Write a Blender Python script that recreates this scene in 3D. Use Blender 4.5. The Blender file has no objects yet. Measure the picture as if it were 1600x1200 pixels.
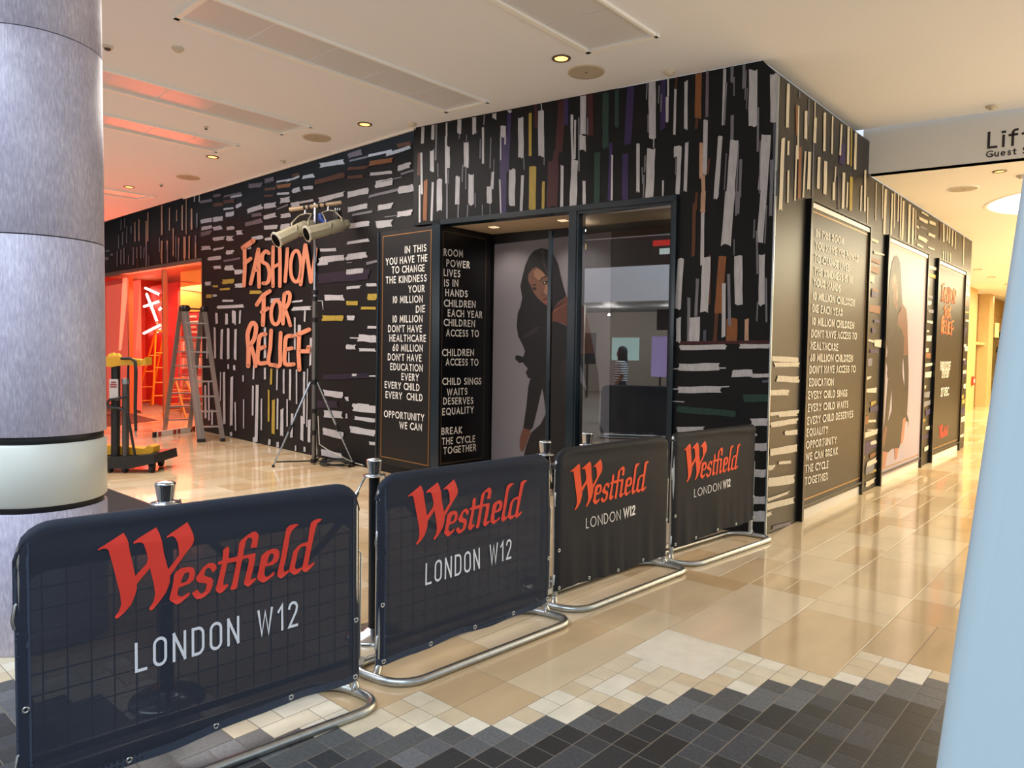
import bpy, math, random
from mathutils import Vector, Matrix
from mathutils.geometry import tessellate_polygon
random.seed(7)
S = bpy.context.scene
COL = S.collection
R_ = math.radians
# ------------------------------------------------------------------ camera, world, lights, exposure
YAW, PIT, ROL, FPX, EYE = 0.728873732, 0.0447082277, -0.0132499459, 1128.61837, 1.6
_f = Vector((-math.sin(YAW)*math.cos(PIT), math.cos(YAW)*math.cos(PIT), -math.sin(PIT)))
_r0 = Vector((math.cos(YAW), math.sin(YAW), 0)); _d0 = _f.cross(_r0)
_r = math.cos(ROL)*_r0 + math.sin(ROL)*_d0; _d = -math.sin(ROL)*_r0 + math.cos(ROL)*_d0
CAMP = Vector((0, 0, EYE))
cd = bpy.data.cameras.new('camera'); cam = bpy.data.objects.new('camera', cd); COL.objects.link(cam)
cd.sensor_width = 36; cd.lens = FPX/1600*36; cd.clip_start = .05; cd.clip_end = 200
cam.matrix_world = Matrix(((_r.x, -_d.x, -_f.x, 0), (_r.y, -_d.y, -_f.y, 0), (_r.z, -_d.z, -_f.z, EYE), (0, 0, 0, 1)))
S.camera = cam
S.view_settings.view_transform = 'Standard'
try: S.view_settings.look = 'None'
except Exception: pass
S.view_settings.gamma = 1; S.view_settings.use_curve_mapping = False
S.view_settings.exposure = 0.0
W = bpy.data.worlds.new('world'); S.world = W; W.use_nodes = True
_bg = W.node_tree.nodes['Background']; _bg.inputs[0].default_value = (.80, .90, 1, 1); _bg.inputs[1].default_value = 1.0

def lamp(name, kind, loc, energy, color, size=1., sy=None, aim=None, spot=None):
    l = bpy.data.lights.new(name, kind); l.energy = energy; l.color = color
    if kind == 'AREA':
        l.size = size
        if sy: l.shape = 'RECTANGLE'; l.size_y = sy
    elif kind == 'SPOT': l.shadow_soft_size = size; l.spot_size = R_(spot or 90); l.spot_blend = .8
    else: l.shadow_soft_size = size
    o = bpy.data.objects.new(name, l); COL.objects.link(o); o.location = loc
    if aim is not None:
        o.rotation_euler = (Vector(aim)-Vector(loc)).to_track_quat('-Z', 'Y').to_euler()
    return o
lamp('atrium_skylight', 'AREA', (-2.5, -4.5, 9), 1700, (.74, .87, 1), 15, 8, (-3.5, -1.5, 0))
lamp('hall_light', 'AREA', (-9.0, 3.5, 4.10), 250, (1, .94, .90), 6.5, 2.4, (-9.0, 3.5, 0))
lamp('corridor_light', 'AREA', (.6, 16.5, 3.6), 680, (1, .91, .64), 3.5, 9, (.6, 16.5, 0))
lamp('corridor_far_light', 'AREA', (-1, 25, 3.6), 1000, (1, .84, .50), 4, 9, (-1, 25, 0))
lamp('corridor_near_light', 'AREA', (1.6, 6.8, 4.0), 40, (1, .92, .80), 2.5, 3, (1.6, 6.8, 0))
lamp('shop_red_light', 'AREA', (-17.2, 7.6, 2.4), 340, (1, .10, .05), 4.5, 1.8, (-14.0, 1.0, 1.6))
lamp('shop_inside_light', 'AREA', (-17, 8.2, 3.1), 420, (1, .45, .26), 4, 1.5, (-17, 8.4, 0))

for _y in (7.9, 10.4, 13.0): lamp('wall_fill_spot', 'SPOT', (.1, _y, 3.6), 35, (1, .86, .62), .08, aim=(-2.5, _y+.3, 1.3), spot=85)  # added spots to brighten the poster wall, no fittings there
lamp('corridor_fill_light', 'AREA', (2.95, 13.5, 1.6), 230, (1, .90, .68), 13, 2.6, (-2.5, 13.5, 1.7))  # added fill lamp, out of view, lifts the side wall and low ceiling
# ------------------------------------------------------------------ pixel rays (photo frame 1600 x 1200) onto known planes
def ray(x, y): return _r*((x-800)/FPX) + _d*((y-600)/FPX) + _f
def on(x, y, P, n):
    v = ray(x, y); return CAMP + v*((Vector(P)-CAMP).dot(n)/v.dot(n))
def fl(x, y, z=0.): return on(x, y, (0, 0, z), Vector((0, 0, 1)))
class Pl:                                   # an upright plane: origin, normal towards the room
    def __init__(s, P, n): s.P = Vector(P); s.n = Vector(n).normalized(); s.u = Vector((0, 0, 1)).cross(s.n).normalized()
    def px(s, x, y, off=0.): return on(x, y, s.P + s.n*off, s.n)
    def facing(x): pass

# ------------------------------------------------------------------ materials
def lin(h):
    h = h.lstrip('#'); v = [int(h[i:i+2], 16)/255 for i in (0, 2, 4)]
    return tuple(c/12.92 if c <= .04045 else ((c+.055)/1.055)**2.4 for c in v) + (1,)
MATS = {}
def mat(name, col, rough=.5, metal=0., spec=.5, noise=0., nscale=8., bump=0., bscale=200., emit=0., stretch=None, alpha=None, coat=0.):
    if name in MATS: return MATS[name]
    m = bpy.data.materials.new(name); m.use_nodes = True; nt = m.node_tree; b = nt.nodes['Principled BSDF']
    c = lin(col) if isinstance(col, str) else tuple(col)
    b.inputs['Base Color'].default_value = c; b.inputs['Roughness'].default_value = rough; b.inputs['Metallic'].default_value = metal
    b.inputs['Specular IOR Level'].default_value = spec
    if coat: b.inputs['Coat Weight'].default_value = coat; b.inputs['Coat Roughness'].default_value = .05
    if emit: b.inputs['Emission Color'].default_value = c; b.inputs['Emission Strength'].default_value = emit
    if noise or bump:
        g = nt.nodes.new('ShaderNodeNewGeometry'); mp = nt.nodes.new('ShaderNodeMapping')
        nt.links.new(g.outputs['Position'], mp.inputs[0])
        if stretch: mp.inputs['Scale'].default_value = stretch
    if noise:
        n = nt.nodes.new('ShaderNodeTexNoise'); n.inputs['Scale'].default_value = nscale; n.inputs['Detail'].default_value = 4
        nt.links.new(mp.outputs[0], n.inputs['Vector'])
        mr = nt.nodes.new('ShaderNodeMapRange'); mr.inputs[1].default_value = .3; mr.inputs[2].default_value = .7
        mr.inputs[3].default_value = 1-noise; mr.inputs[4].default_value = 1+noise
        nt.links.new(n.outputs[0], mr.inputs[0])
        mx = nt.nodes.new('ShaderNodeVectorMath'); mx.operation = 'SCALE'; mx.inputs[0].default_value = c[:3]
        nt.links.new(mr.outputs[0], mx.inputs['Scale']); nt.links.new(mx.outputs[0], b.inputs['Base Color'])
    if bump:
        n2 = nt.nodes.new('ShaderNodeTexNoise'); n2.inputs['Scale'].default_value = bscale
        nt.links.new(mp.outputs[0], n2.inputs['Vector'])
        bp = nt.nodes.new('ShaderNodeBump'); bp.inputs['Strength'].default_value = bump; bp.inputs['Distance'].default_value = .004
        nt.links.new(n2.outputs[0], bp.inputs['Height']); nt.links.new(bp.outputs[0], b.inputs['Normal'])
    MATS[name] = m; return m
def glassmat(name, tint, refl, rough=0.0):
    m = bpy.data.materials.new(name); m.use_nodes = True; nt = m.node_tree; nt.nodes.clear()
    o = nt.nodes.new('ShaderNodeOutputMaterial'); t = nt.nodes.new('ShaderNodeBsdfTransparent'); t.inputs[0].default_value = tint
    g = nt.nodes.new('ShaderNodeBsdfGlossy'); g.inputs['Roughness'].default_value = rough
    mx = nt.nodes.new('ShaderNodeMixShader'); fr = nt.nodes.new('ShaderNodeFresnel'); fr.inputs[0].default_value = 1.5
    ad = nt.nodes.new('ShaderNodeMath'); ad.operation = 'ADD'; ad.use_clamp = True; ad.inputs[1].default_value = refl
    ge = nt.nodes.new('ShaderNodeNewGeometry'); iv = nt.nodes.new('ShaderNodeMath'); iv.operation = 'SUBTRACT'; iv.inputs[0].default_value = 1; mu = nt.nodes.new('ShaderNodeMath'); mu.operation = 'MULTIPLY'
    nt.links.new(ge.outputs['Backfacing'], iv.inputs[1]); nt.links.new(fr.outputs[0], ad.inputs[0]); nt.links.new(ad.outputs[0], mu.inputs[0]); nt.links.new(iv.outputs[0], mu.inputs[1]); nt.links.new(mu.outputs[0], mx.inputs[0])
    nt.links.new(t.outputs[0], mx.inputs[1]); nt.links.new(g.outputs[0], mx.inputs[2]); nt.links.new(mx.outputs[0], o.inputs[0])
    MATS[name] = m; return m

# ------------------------------------------------------------------ mesh building
class MB:
    def __init__(s): s.v = []; s.f = []; s.m = []; s.s = []
    def add(s, vs, fs, mi=0, smooth=False):
        k = len(s.v); s.v += [tuple(v) for v in vs]
        for f in fs: s.f.append(tuple(i+k for i in f)); s.m.append(mi); s.s.append(smooth)
        return s
    def box(s, c, h, ax=None, mi=0, bev=0.):
        c = Vector(c); X, Y, Z = ax or (Vector((1, 0, 0)), Vector((0, 1, 0)), Vector((0, 0, 1)))
        if bev <= 0:
            vs = [c+X*(h[0]*i)+Y*(h[1]*j)+Z*(h[2]*k) for i in (-1, 1) for j in (-1, 1) for k in (-1, 1)]
            return s.add(vs, [(0, 1, 3, 2), (4, 6, 7, 5), (0, 4, 5, 1), (2, 3, 7, 6), (0, 2, 6, 4), (1, 5, 7, 3)], mi)
        vs = []; idx = {}
        for i in (-1, 1):
            for j in (-1, 1):
                for k in (-1, 1):
                    for a in range(3):
                        e = [h[0], h[1], h[2]]; e = [e[q] if q == a else e[q]-bev for q in range(3)]
                        idx[(i, j, k, a)] = len(vs); vs.append(c+X*(e[0]*i)+Y*(e[1]*j)+Z*(e[2]*k))
        fs = []
        for a in range(3):
            b_, c_ = (a+1) % 3, (a+2) % 3
            for sg in (-1, 1):
                q = []
                for (p1, p2) in ((-1, -1), (1, -1), (1, 1), (-1, 1)):
                    t = [0, 0, 0]; t[a] = sg; t[b_] = p1; t[c_] = p2; q.append(idx[(t[0], t[1], t[2], a)])
                fs.append(tuple(q))
            for p1 in (-1, 1):
                for p2 in (-1, 1):
                    q = []
                    for sg, aa in ((-1, b_), (1, b_), (1, c_), (-1, c_)):
                        t = [0, 0, 0]; t[a] = sg; t[b_] = p1; t[c_] = p2; q.append(idx[(t[0], t[1], t[2], aa)])
                    fs.append(tuple(q))
        for i in (-1, 1):
            for j in (-1, 1):
                for k in (-1, 1): fs.append(tuple(idx[(i, j, k, a)] for a in range(3)))
        return s.add(vs, fs, mi)
    def b2(s, p, q, mi=0, bev=0.):
        p = Vector(p); q = Vector(q); h = (q-p)/2
        return s.box((p+q)/2, (abs(h.x), abs(h.y), abs(h.z)), None, mi, bev)
    def prism(s, pts, vec, mi=0):
        pts = [Vector(p) for p in pts]; vec = Vector(vec); n = len(pts)
        tri = tessellate_polygon([pts])
        vs = pts + [p+vec for p in pts]
        fs = [tuple(t) for t in tri] + [tuple(i+n for i in reversed(t)) for t in tri] + [(i, (i+1) % n, (i+1) % n+n, i+n) for i in range(n)]
        return s.add(vs, fs, mi)
    def poly(s, loops, mi=0):
        loops = [[Vector(p) for p in l] for l in loops]
        return s.add([p for l in loops for p in l], [tuple(t) for t in tessellate_polygon(loops)], mi)
    def tube(s, path, r, n=10, closed=False, caps=True, mi=0):
        P = [Vector(p) for p in path]; N = len(P); rs = r if isinstance(r, (list, tuple)) else [r]*N
        T = []
        for i in range(N):
            a = P[(i-1) % N] if (closed or i > 0) else P[i]; b = P[(i+1) % N] if (closed or i < N-1) else P[i]
            t = b-a; T.append(t.normalized() if t.length > 1e-9 else Vector((0, 0, 1)))
        ref = Vector((0, 0, 1)) if abs(T[0].z) < .9 else Vector((1, 0, 0))
        U = (ref - T[0]*ref.dot(T[0])).normalized(); vs = []
        for i in range(N):
            if i: U = (U - T[i]*U.dot(T[i])); U = U.normalized() if U.length > 1e-6 else T[i].orthogonal().normalized()
            V = T[i].cross(U)
            vs += [P[i] + (U*math.cos(2*math.pi*k/n) + V*math.sin(2*math.pi*k/n))*rs[i] for k in range(n)]
        fs = []
        for i in range(N if closed else N-1):
            j = (i+1) % N
            for k in range(n): fs.append((i*n+k, i*n+(k+1) % n, j*n+(k+1) % n, j*n+k))
        s.add(vs, fs, mi, True)
        if caps and not closed:
            s.add(vs[:n], [tuple(reversed(range(n)))], mi); s.add(vs[-n:], [tuple(range(n))], mi)
        return s
    def lathe(s, prof, c, n=24, ax=None, mi=0, smooth=True, cap=True):
        c = Vector(c); X, Y, Z = ax or (Vector((1, 0, 0)), Vector((0, 1, 0)), Vector((0, 0, 1)))
        vs = [c + (X*math.cos(2*math.pi*k/n)+Y*math.sin(2*math.pi*k/n))*r + Z*z for r, z in prof for k in range(n)]
        fs = [(i*n+k, i*n+(k+1) % n, (i+1)*n+(k+1) % n, (i+1)*n+k) for i in range(len(prof)-1) for k in range(n)]
        s.add(vs, fs, mi, smooth)
        if cap and prof[0][0] > 1e-4: s.add(vs[:n], [tuple(reversed(range(n)))], mi)
        if cap and prof[-1][0] > 1e-4: s.add(vs[-n:], [tuple(range(n))], mi)
        return s
    def cyl(s, a, b, r, n=12, mi=0): return s.tube([a, b], r, n, mi=mi)

def obj(name, mb, m, parent=None, local=False):
    me = bpy.data.meshes.new(name); v = mb.v
    if parent is not None and not local:
        iv = parent.matrix_basis.inverted() if parent.parent is None else (parent.parent.matrix_basis @ parent.matrix_basis).inverted()
        v = [tuple(iv @ Vector(p)) for p in v]
    me.from_pydata(v, [], mb.f)
    for k in (m if isinstance(m, (list, tuple)) else [m]): me.materials.append(k)
    me.polygons.foreach_set('material_index', mb.m); me.polygons.foreach_set('use_smooth', mb.s); me.update()
    o = bpy.data.objects.new(name, me); COL.objects.link(o)
    if parent is not None: o.parent = parent
    return o
def tag(o, label, cat, group=None):
    o['label'] = label; o['category'] = cat
    if group: o['group'] = group
    return o
def thing(name, label, cat, loc=(0, 0, 0), rz=0., group=None):
    o = bpy.data.objects.new(name, None); COL.objects.link(o); o.empty_display_size = .1
    o.matrix_basis = Matrix.Translation(Vector(loc)) @ Matrix.Rotation(rz, 4, 'Z')
    return tag(o, label, cat, group)
def struct(name, mb, m, parent=None, local=False):
    o = obj(name, mb, m, parent, local)
    if parent is None: o['kind'] = 'structure'
    return o
def sgroup(name, loc=(0, 0, 0)):
    o = bpy.data.objects.new(name, None); COL.objects.link(o); o.location = loc; o['kind'] = 'structure'; return o
def copy_tree(o, parent=None):
    c = o.copy(); COL.objects.link(c)
    if parent is not None: c.parent = parent
    for ch in list(o.children): copy_tree(ch, c)
    return c

# ------------------------------------------------------------------ stroke lettering (own skeleton alphabet)
def arc(cx, cy, rx, ry, a0, a1, n=10): return [(cx+rx*math.cos(R_(a0+(a1-a0)*i/n)), cy+ry*math.sin(R_(a0+(a1-a0)*i/n))) for i in range(n+1)]
GL = {
 'A': (.72, [[(0, 0), (.36, 1), (.72, 0)], [(.13, .32), (.59, .32)]]),
 'B': (.5, [[(0, 0), (0, 1), (.24, 1)]+arc(.24, .76, .22, .24, 90, -90)+[(0, .52)], [(.24, .52)]+arc(.26, .26, .24, .26, 90, -90)+[(0, 0)]]),
 'C': (.66, [arc(.5, .5, .5, .5, 50, 310, 18)]),
 'D': (.66, [[(0, 0), (0, 1), (.2, 1)]+arc(.2, .5, .46, .5, 90, -90, 14)+[(0, 0)]]),
 'E': (.42, [[(.42, 1), (0, 1), (0, 0), (.42, 0)], [(0, .52), (.38, .52)]]),
 'F': (.4, [[(.4, 1), (0, 1), (0, 0)], [(0, .52), (.36, .52)]]),
 'G': (.74, [arc(.5, .5, .5, .5, 50, 350, 20)[:-1]+[(.74, .06), (.74, .46), (.5, .46)]]),
 'H': (.62, [[(0, 0), (0, 1)], [(.62, 0), (.62, 1)], [(0, .52), (.62, .52)]]),
 'I': (.0, [[(0, 0), (0, 1)]]),
 'K': (.56, [[(0, 0), (0, 1)], [(.54, 1), (.03, .5), (.56, 0)]]),
 'L': (.4, [[(0, 1), (0, 0), (.4, 0)]]),
 'M': (.76, [[(0, 0), (.06, 1), (.38, .25), (.7, 1), (.76, 0)]]),
 'N': (.66, [[(0, 0), (0, 1), (.66, 0), (.66, 1)]]),
 'O': (.9, [arc(.45, .5, .45, .5, 90, 450, 28)]),
 'P': (.46, [[(0, 0), (0, 1), (.22, 1)]+arc(.22, .74, .24, .26, 90, -90)+[(0, .48)]]),
 'Q': (.9, [arc(.45, .5, .45, .5, 90, 450, 28), [(.5, .2), (.85, -.12)]]),
 'R': (.52, [[(0, 0), (0, 1), (.22, 1)]+arc(.22, .76, .22, .24, 90, -90)+[(0, .52)], [(.2, .52), (.52, 0)]]),
 'S': (.44, [arc(.23, .76, .21, .24, 40, 260, 12)+arc(.21, .26, .23, .26, 80, -140, 12)]),
 'T': (.56, [[(0, 1), (.56, 1)], [(.28, 1), (.28, 0)]]),
 'U': (.58, [[(0, 1), (0, .3)]+arc(.29, .3, .29, .3, 180, 360, 12)+[(.58, 1)]]),
 'V': (.68, [[(0, 1), (.34, 0), (.68, 1)]]),
 'W': (1.02, [[(0, 1), (.26, 0), (.51, .95), (.76, 0), (1.02, 1)]]),
 'Y': (.62, [[(0, 1), (.31, .46), (.62, 1)], [(.31, .46), (.31, 0)]]),
 '0': (.5, [arc(.25, .5, .25, .5, 90, 450, 22)]), '1': (.0, [[(0, 0), (0, 1)]]),
 '2': (.46, [arc(.22, .74, .22, .26, 165, -20, 12)+[(0, 0), (.46, 0)]]),
 '3': (.44, [arc(.2, .75, .2, .25, 150, -90, 10)+arc(.2, .25, .23, .25, 90, -150, 10)]),
 '6': (.5, [[(.42, 1), (.1, .52)], arc(.25, .29, .25, .29, 90, 450, 18)]),
 '7': (.44, [[(0, 1), (.44, 1), (.14, 0)]]), "'": (.0, [[(0, 1), (-.03, .76)]]), '-': (.3, [[(0, .42), (.3, .42)]]), ' ': (.12, []),
 'i': (.0, [[(0, 0), (0, .68)], [(-.04, .94), (.05, .94)]]), 'f': (.3, [[(.1, 0), (.1, .8)]+arc(.28, .8, .18, .2, 180, 80, 6), [(-.06, .68), (.3, .68)]]),
 't': (.3, [[(.1, .9), (.1, .16)]+arc(.25, .15, .15, .15, 180, 285, 6), [(-.06, .68), (.3, .68)]]),
 'o': (.48, [arc(.24, .34, .24, .34, 90, 450, 18)]), 'b': (.48, [[(0, 1), (0, 0)], arc(.24, .34, .24, .34, 90, 450, 18)]),
 'y': (.48, [[(0, .68), (.24, 0)], [(.48, .68), (.14, -.26)]]), 'u': (.44, [[(0, .68), (0, .22)]+arc(.21, .22, .21, .22, 180, 360, 8), [(.44, .68), (.44, 0)]]),
 'e': (.48, [[(.02, .36), (.47, .36)]+arc(.24, .34, .24, .34, 5, 310, 16)]), 's': (.36, [arc(.19, .51, .16, .17, 40, 260, 8)+arc(.17, .17, .18, .17, 80, -140, 8)]),
 'r': (.26, [[(0, 0), (0, .68)], [(0, .4)]+arc(.2, .42, .2, .25, 170, 75, 5)]), 'v': (.46, [[(0, .68), (.23, 0), (.46, .68)]]),
 'c': (.42, [arc(.28, .34, .26, .34, 50, 310, 12)]),
}
DIN = dict(GL)
DIN.update({'O': (.46, [[(0, .25)]+arc(.23, .77, .23, .23, 180, 0, 10)+arc(.23, .23, .23, .23, 0, -180, 10)]), 'L': (.38, [[(0, 1), (0, 0), (.38, 0)]]),
 'N': (.46, [[(0, 0), (0, 1)], [(0, 1), (.46, 0)], [(.46, 0), (.46, 1)]]), 'D': (.45, [[(0, 0), (0, 1), (.2, 1)]+arc(.22, .75, .23, .25, 90, 0, 6)+arc(.22, .25, .23, .25, 0, -90, 6)+[(0, 0)]]),
 'W': (.66, [[(0, 1), (.16, 0), (.33, .92), (.5, 0), (.66, 1)]]), '1': (.2, [[(0, .78), (.18, 1), (.18, 0)]]), '2': (.4, [arc(.2, .78, .2, .22, 175, 0, 10)+[(.36, .6), (0, 0), (.4, 0)]]), ' ': (.3, [])})
def ribbon(p, w, cap=True, closed=False):
    """outline quads (list of 4 points) of a polyline of width w"""
    p = [Vector((a, b)) for a, b in p]
    q = [p[0]]
    for a in p[1:]:
        if (a-q[-1]).length > 1e-6: q.append(a)
    p = q
    if len(p) < 2: return []
    if (p[0]-p[-1]).length < 1e-5 and len(p) > 3: closed = True; p = p[:-1]
    if cap and not closed:
        p[0] = p[0] + (p[0]-p[1]).normalized()*w/2; p[-1] = p[-1] + (p[-1]-p[-2]).normalized()*w/2
    N = len(p); L = []; Rr = []
    for i in range(N):
        a = p[i-1] if (i or closed) else None; b = p[(i+1) % N] if (i < N-1 or closed) else None
        d1 = (p[i]-a).normalized() if a is not None else (b-p[i]).normalized(); d2 = (b-p[i]).normalized() if b is not None else d1
        n1 = Vector((-d1.y, d1.x)); n2 = Vector((-d2.y, d2.x)); m = n1+n2
        if m.length < 1e-4: m = n1
        m.normalize(); k = min(1/max(m.dot(n1), .3), 2.2); L.append(p[i]+m*(w/2*k)); Rr.append(p[i]-m*(w/2*k))
    return [(L[i], L[(i+1) % N], Rr[(i+1) % N], Rr[i]) for i in range(N if closed else N-1)]
def layout(text, t, font=GL, track=.16):
    """quads in cap-height units, and the width"""
    x = 0.; out = []
    for ch in text:
        w, st = font[ch]
        for poly in st:
            for q in ribbon([(x+t/2+a*(1-t*.6), t/2+b*(1-t)) for a, b in poly], t): out.append(q)
        x += w*(1-t*.6) + t + track
    return out, x-track
def write(mb, text, P0, P1, cap, nrm, t=.15, font=GL, track=.16, up=Vector((0, 0, 1)), off=.003, mi=0, free=False, cap1=None):
    """lettering between the world points P0 and P1 (baseline), capital height cap"""
    qs, wd = layout(text, t, font, track); P0 = Vector(P0); P1 = Vector(P1)
    D = (P1-P0)/wd
    if free: D = (P1-P0).normalized()*cap
    for q in qs:
        vs = [P0 + D*a.x + up*((cap + ((cap1 or cap)-cap)*a.x/wd)*a.y) + nrm*off for a in q]
        mb.add(vs, [(0, 1, 2, 3)], mi)
def dots_disc(mb, c, u, v, r, n=12, mi=0):
    mb.add([c+u*(r*math.cos(2*math.pi*k/n))+v*(r*math.sin(2*math.pi*k/n)) for k in range(n)], [tuple(range(n))], mi)
def pxs(s): return [[float(a) for a in e.split(',')] for e in s.replace('\n', ' ').split()]
# ------------------------------------------------------------------ palette
for k, c, r in (('slab0', '#d8c19e', .10), ('slab1', '#ceb28b', .10), ('slab2', '#decaab', .11), ('slab3', '#caac84', .10), ('slab4', '#dbc5a4', .12), ('slab5', '#d2b892', .10)):
    mat(k, c, r, noise=.10, nscale=1.6, stretch=(2.2, .8, 1), spec=.5)
for k, c in (('pale0', '#e6dcc6'), ('pale1', '#e0d2b8'), ('pale2', '#d6c2a2'), ('pale3', '#e9e0cd'), ('pale4', '#ddceb2')): mat(k, c, .28, noise=.08, nscale=9)
for k, c in (('gray0', '#5c5e60'), ('gray1', '#66686a'), ('gray2', '#565757')): mat(k, c, .42, noise=.22, nscale=60)
for k, c in (('dark0', '#303234'), ('dark1', '#3a3c3e'), ('dark2', '#2a2b2c'), ('dark3', '#44464a')): mat(k, c, .42, noise=.28, nscale=60)
JOINT = mat('joint', '#85786a', .8)
CEIL = mat('ceiling_paint', '#f2f4fa', .75)
LOWC = mat('low_ceiling_paint', '#f6f2ea', .75)
TRIMW = mat('white_trim', '#fbf9f4', .5)
HATCH = mat('hatch_panel', '#dcdce0', .3, spec=.5)
BLK = mat('hoarding_black', '#131416', .5, spec=.22)
BLKS = mat('hoarding_black_satin', '#12110f', .36, spec=.4)
INK = {'w': '#b4b3b8', 'g': '#73737c', 'y': '#a9913c', 'o': '#82502c', 'b': '#54301c', 'r': '#40171a', 'p': '#2f2252', 'q': '#221b2e', 'n': '#1e3a33', 't': '#b8937c', 'd': '#4c5260', 'c': '#cfc4ae', 'm': '#6a6068'}
INKK = list(INK); INKM = [mat('ink_'+k, INK[k], .45, spec=.35, noise=.13, nscale=14, stretch=(3, 3, .6)) for k in INKK]
FRAMEM = mat('portal_frame', '#12242f', .22, spec=.6)
GOLD = mat('gold_line', '#8a6238', .35, metal=.3)
WHITE = mat('white_print', '#f4f0ea', .5)
CREAM = mat('cream_print', '#f6efdf', .5)
PANELB = mat('panel_black', '#141214', .35, spec=.4)
CHROME = mat('chrome', '#c9cdd2', .16, metal=1.)
STEEL = mat('galvanised', '#b4b8b8', .33, metal=1., noise=.1, nscale=30)
ALU = mat('aluminium', '#9a928c', .4, metal=.8)
RED = mat('logo_red', '#e0392a', .6)
ORG = mat('logo_orange', '#f2501e', .6)
BLACK = mat('black_plastic', '#101012', .45)
RUBBER = mat('rubber', '#161616', .7)
YEL = mat('yellow_paint', '#c8931c', .45)
STONE = mat('corridor_stone', '#c9ac78', .5, noise=.06, nscale=3)
WOOD = mat('corridor_timber', '#7d5a34', .45, noise=.1, nscale=4)
GLASS = glassmat('pane_glass', (.86, .9, .92, 1), .28)
GLASS2 = glassmat('shop_glass', (.95, .93, .92, 1), .0)

# ------------------------------------------------------------------ planes of the place
E = Vector((-2.536, 6.234, 0)); DA = Vector((-.98455, -.17510, 0)).normalized(); NA = Vector((-DA.y, DA.x, 0))
PF = Pl(E, NA)                                       # slanted front of the hoarding
def A(s, z, off=0.): return E + DA*s + NA*off + Vector((0, 0, z))
PB_ = Pl(E, (1, 0, 0))                               # corridor side
A1o = Vector((-9.45, 6.07, 0)); D1 = Vector((-.9974, .072, 0)).normalized(); N1 = Vector((-D1.y*1., D1.x, 0))
P1_ = Pl(A1o, N1)
def B1(t, z, off=0.): return A1o + D1*t + N1*off + Vector((0, 0, z))
ZC, ZL = 4.165, 3.667
UP = Vector((0, 0, 1))

# ------------------------------------------------------------------ floor and its tiles
floor = struct('floor', MB().b2((-24, -16, -.06), (7, 42, -.0014)), JOINT)
MX, MY, X0, Y0 = .1156, .1144, -2.53, 1.64
bnd = {-2: -1, -1: 0, 0: 1, 1: 2, 2: 3, 3: 4, 4: 5, 5: 7, 6: 9, 7: 11, 8: 13, 9: 14, 10: 16, 11: 17, 12: 18, 13: 19, 14: 20, 15: 21, 16: 22}
def bd(i): return bnd[i] if i in bnd else (round(-1+.5*(i+2)) if i < 0 else 22+(i-16))
cells = []
def cell(i0, i1, j0, j1, kind): cells.append((X0+MX*i0, X0+MX*i1, Y0+MY*j0, Y0+MY*j1, kind))
JMIN = -22
for i in range(-18, 20):
    b = bd(i); pair = i - (i % 2); pb = min(bd(pair), bd(pair+1)); big = pb - 9
    j = b; n = random.choice((2, 3))
    while n > 0:
        k = min(n, random.choice((1, 1, 2))); cell(i, i+1, j-k, j, 'gray%d' % random.randrange(3)); j -= k; n -= k
    while j > big:
        k = min(j-big, random.choice((1, 1, 1, 2))); cell(i, i+1, j-k, j, 'dark%d' % random.randrange(4)); j -= k
    if i % 2 == 0:
        jj = big
        while jj > JMIN:
            k = random.choice((2, 3, 3, 4))
            if random.random() < .35 and k == 2:
                cell(i, i+1, jj-k, jj, 'dark%d' % random.randrange(4)); cell(i+1, i+2, jj-k, jj, 'dark%d' % random.randrange(4))
            else: cell(i, i+2, jj-k, jj, random.choice(('dark0', 'dark1', 'dark3', 'gray2')))
            jj -= k
def slabs(i0, i1, j, jend):
    """a lane of big slabs between two module lines"""
    while j < jend:
        k = random.choice((3, 4, 4, 5, 6, 8))
        if j < 28 < j+k+2: k = 28-j if 28 > j else k
        k = max(2, min(k, jend-j+8)); w = i1-i0
        if w == 4 and random.random() < .28: cell(i0, i0+2, j, j+k, 'slab%d' % random.randrange(6)); cell(i0+2, i1, j, j+k, 'slab%d' % random.randrange(6))
        else: cell(i0, i1, j, j+k, 'slab%d' % random.randrange(6))
        j += k
for i0 in range(-132, 52, 4):
    xa = X0+MX*i0
    if -16 <= i0 < 20:
        top = max(bd(i) for i in range(i0, i0+4)) + random.choice((1, 2)); top = {4: 14, 8: 18}.get(i0, top)
        for i in range(i0, i0+4):
            j = bd(i)
            while j < top:
                k = 1 if random.random() < .8 else min(2, top-j)
                cell(i, i+1, j, j+k, 'pale%d' % random.randrange(5)); j += k
        if i0 == 4: cell(4, 8, 14, 18, 'pale3'); top = 18
    else: top = -4 if i0 < -16 else 12
    if i0 <= -16: slabs(i0, i0+4, top if i0 >= -16 else -8, 44)
    elif i0 < 0: slabs(i0, i0+4, top, 40)
    else: slabs(i0, i0+4, top, 210)
for i0 in range(-16, 0, 4): slabs(i0, i0+4, 118, 270)
def tile_mb(c, cx=0, cy=0):
    x0, x1, y0, y1 = c[0]+.0019-cx, c[1]-.0019-cx, c[2]+.0019-cy, c[3]-.0019-cy; e = .001
    return ([(x0, y0, -.006), (x1, y0, -.006), (x1, y1, -.006), (x0, y1, -.006), (x0, y0, -.0008), (x1, y0, -.0008), (x1, y1, -.0008), (x0, y1, -.0008),
             (x0+e, y0+e, 0), (x1-e, y0+e, 0), (x1-e, y1-e, 0), (x0+e, y1-e, 0)],
            [(8, 9, 10, 11), (4, 5, 9, 8), (5, 6, 10, 9), (6, 7, 11, 10), (7, 4, 8, 11), (0, 1, 5, 4), (1, 2, 6, 5), (2, 3, 7, 6), (3, 0, 4, 7)])
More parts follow.
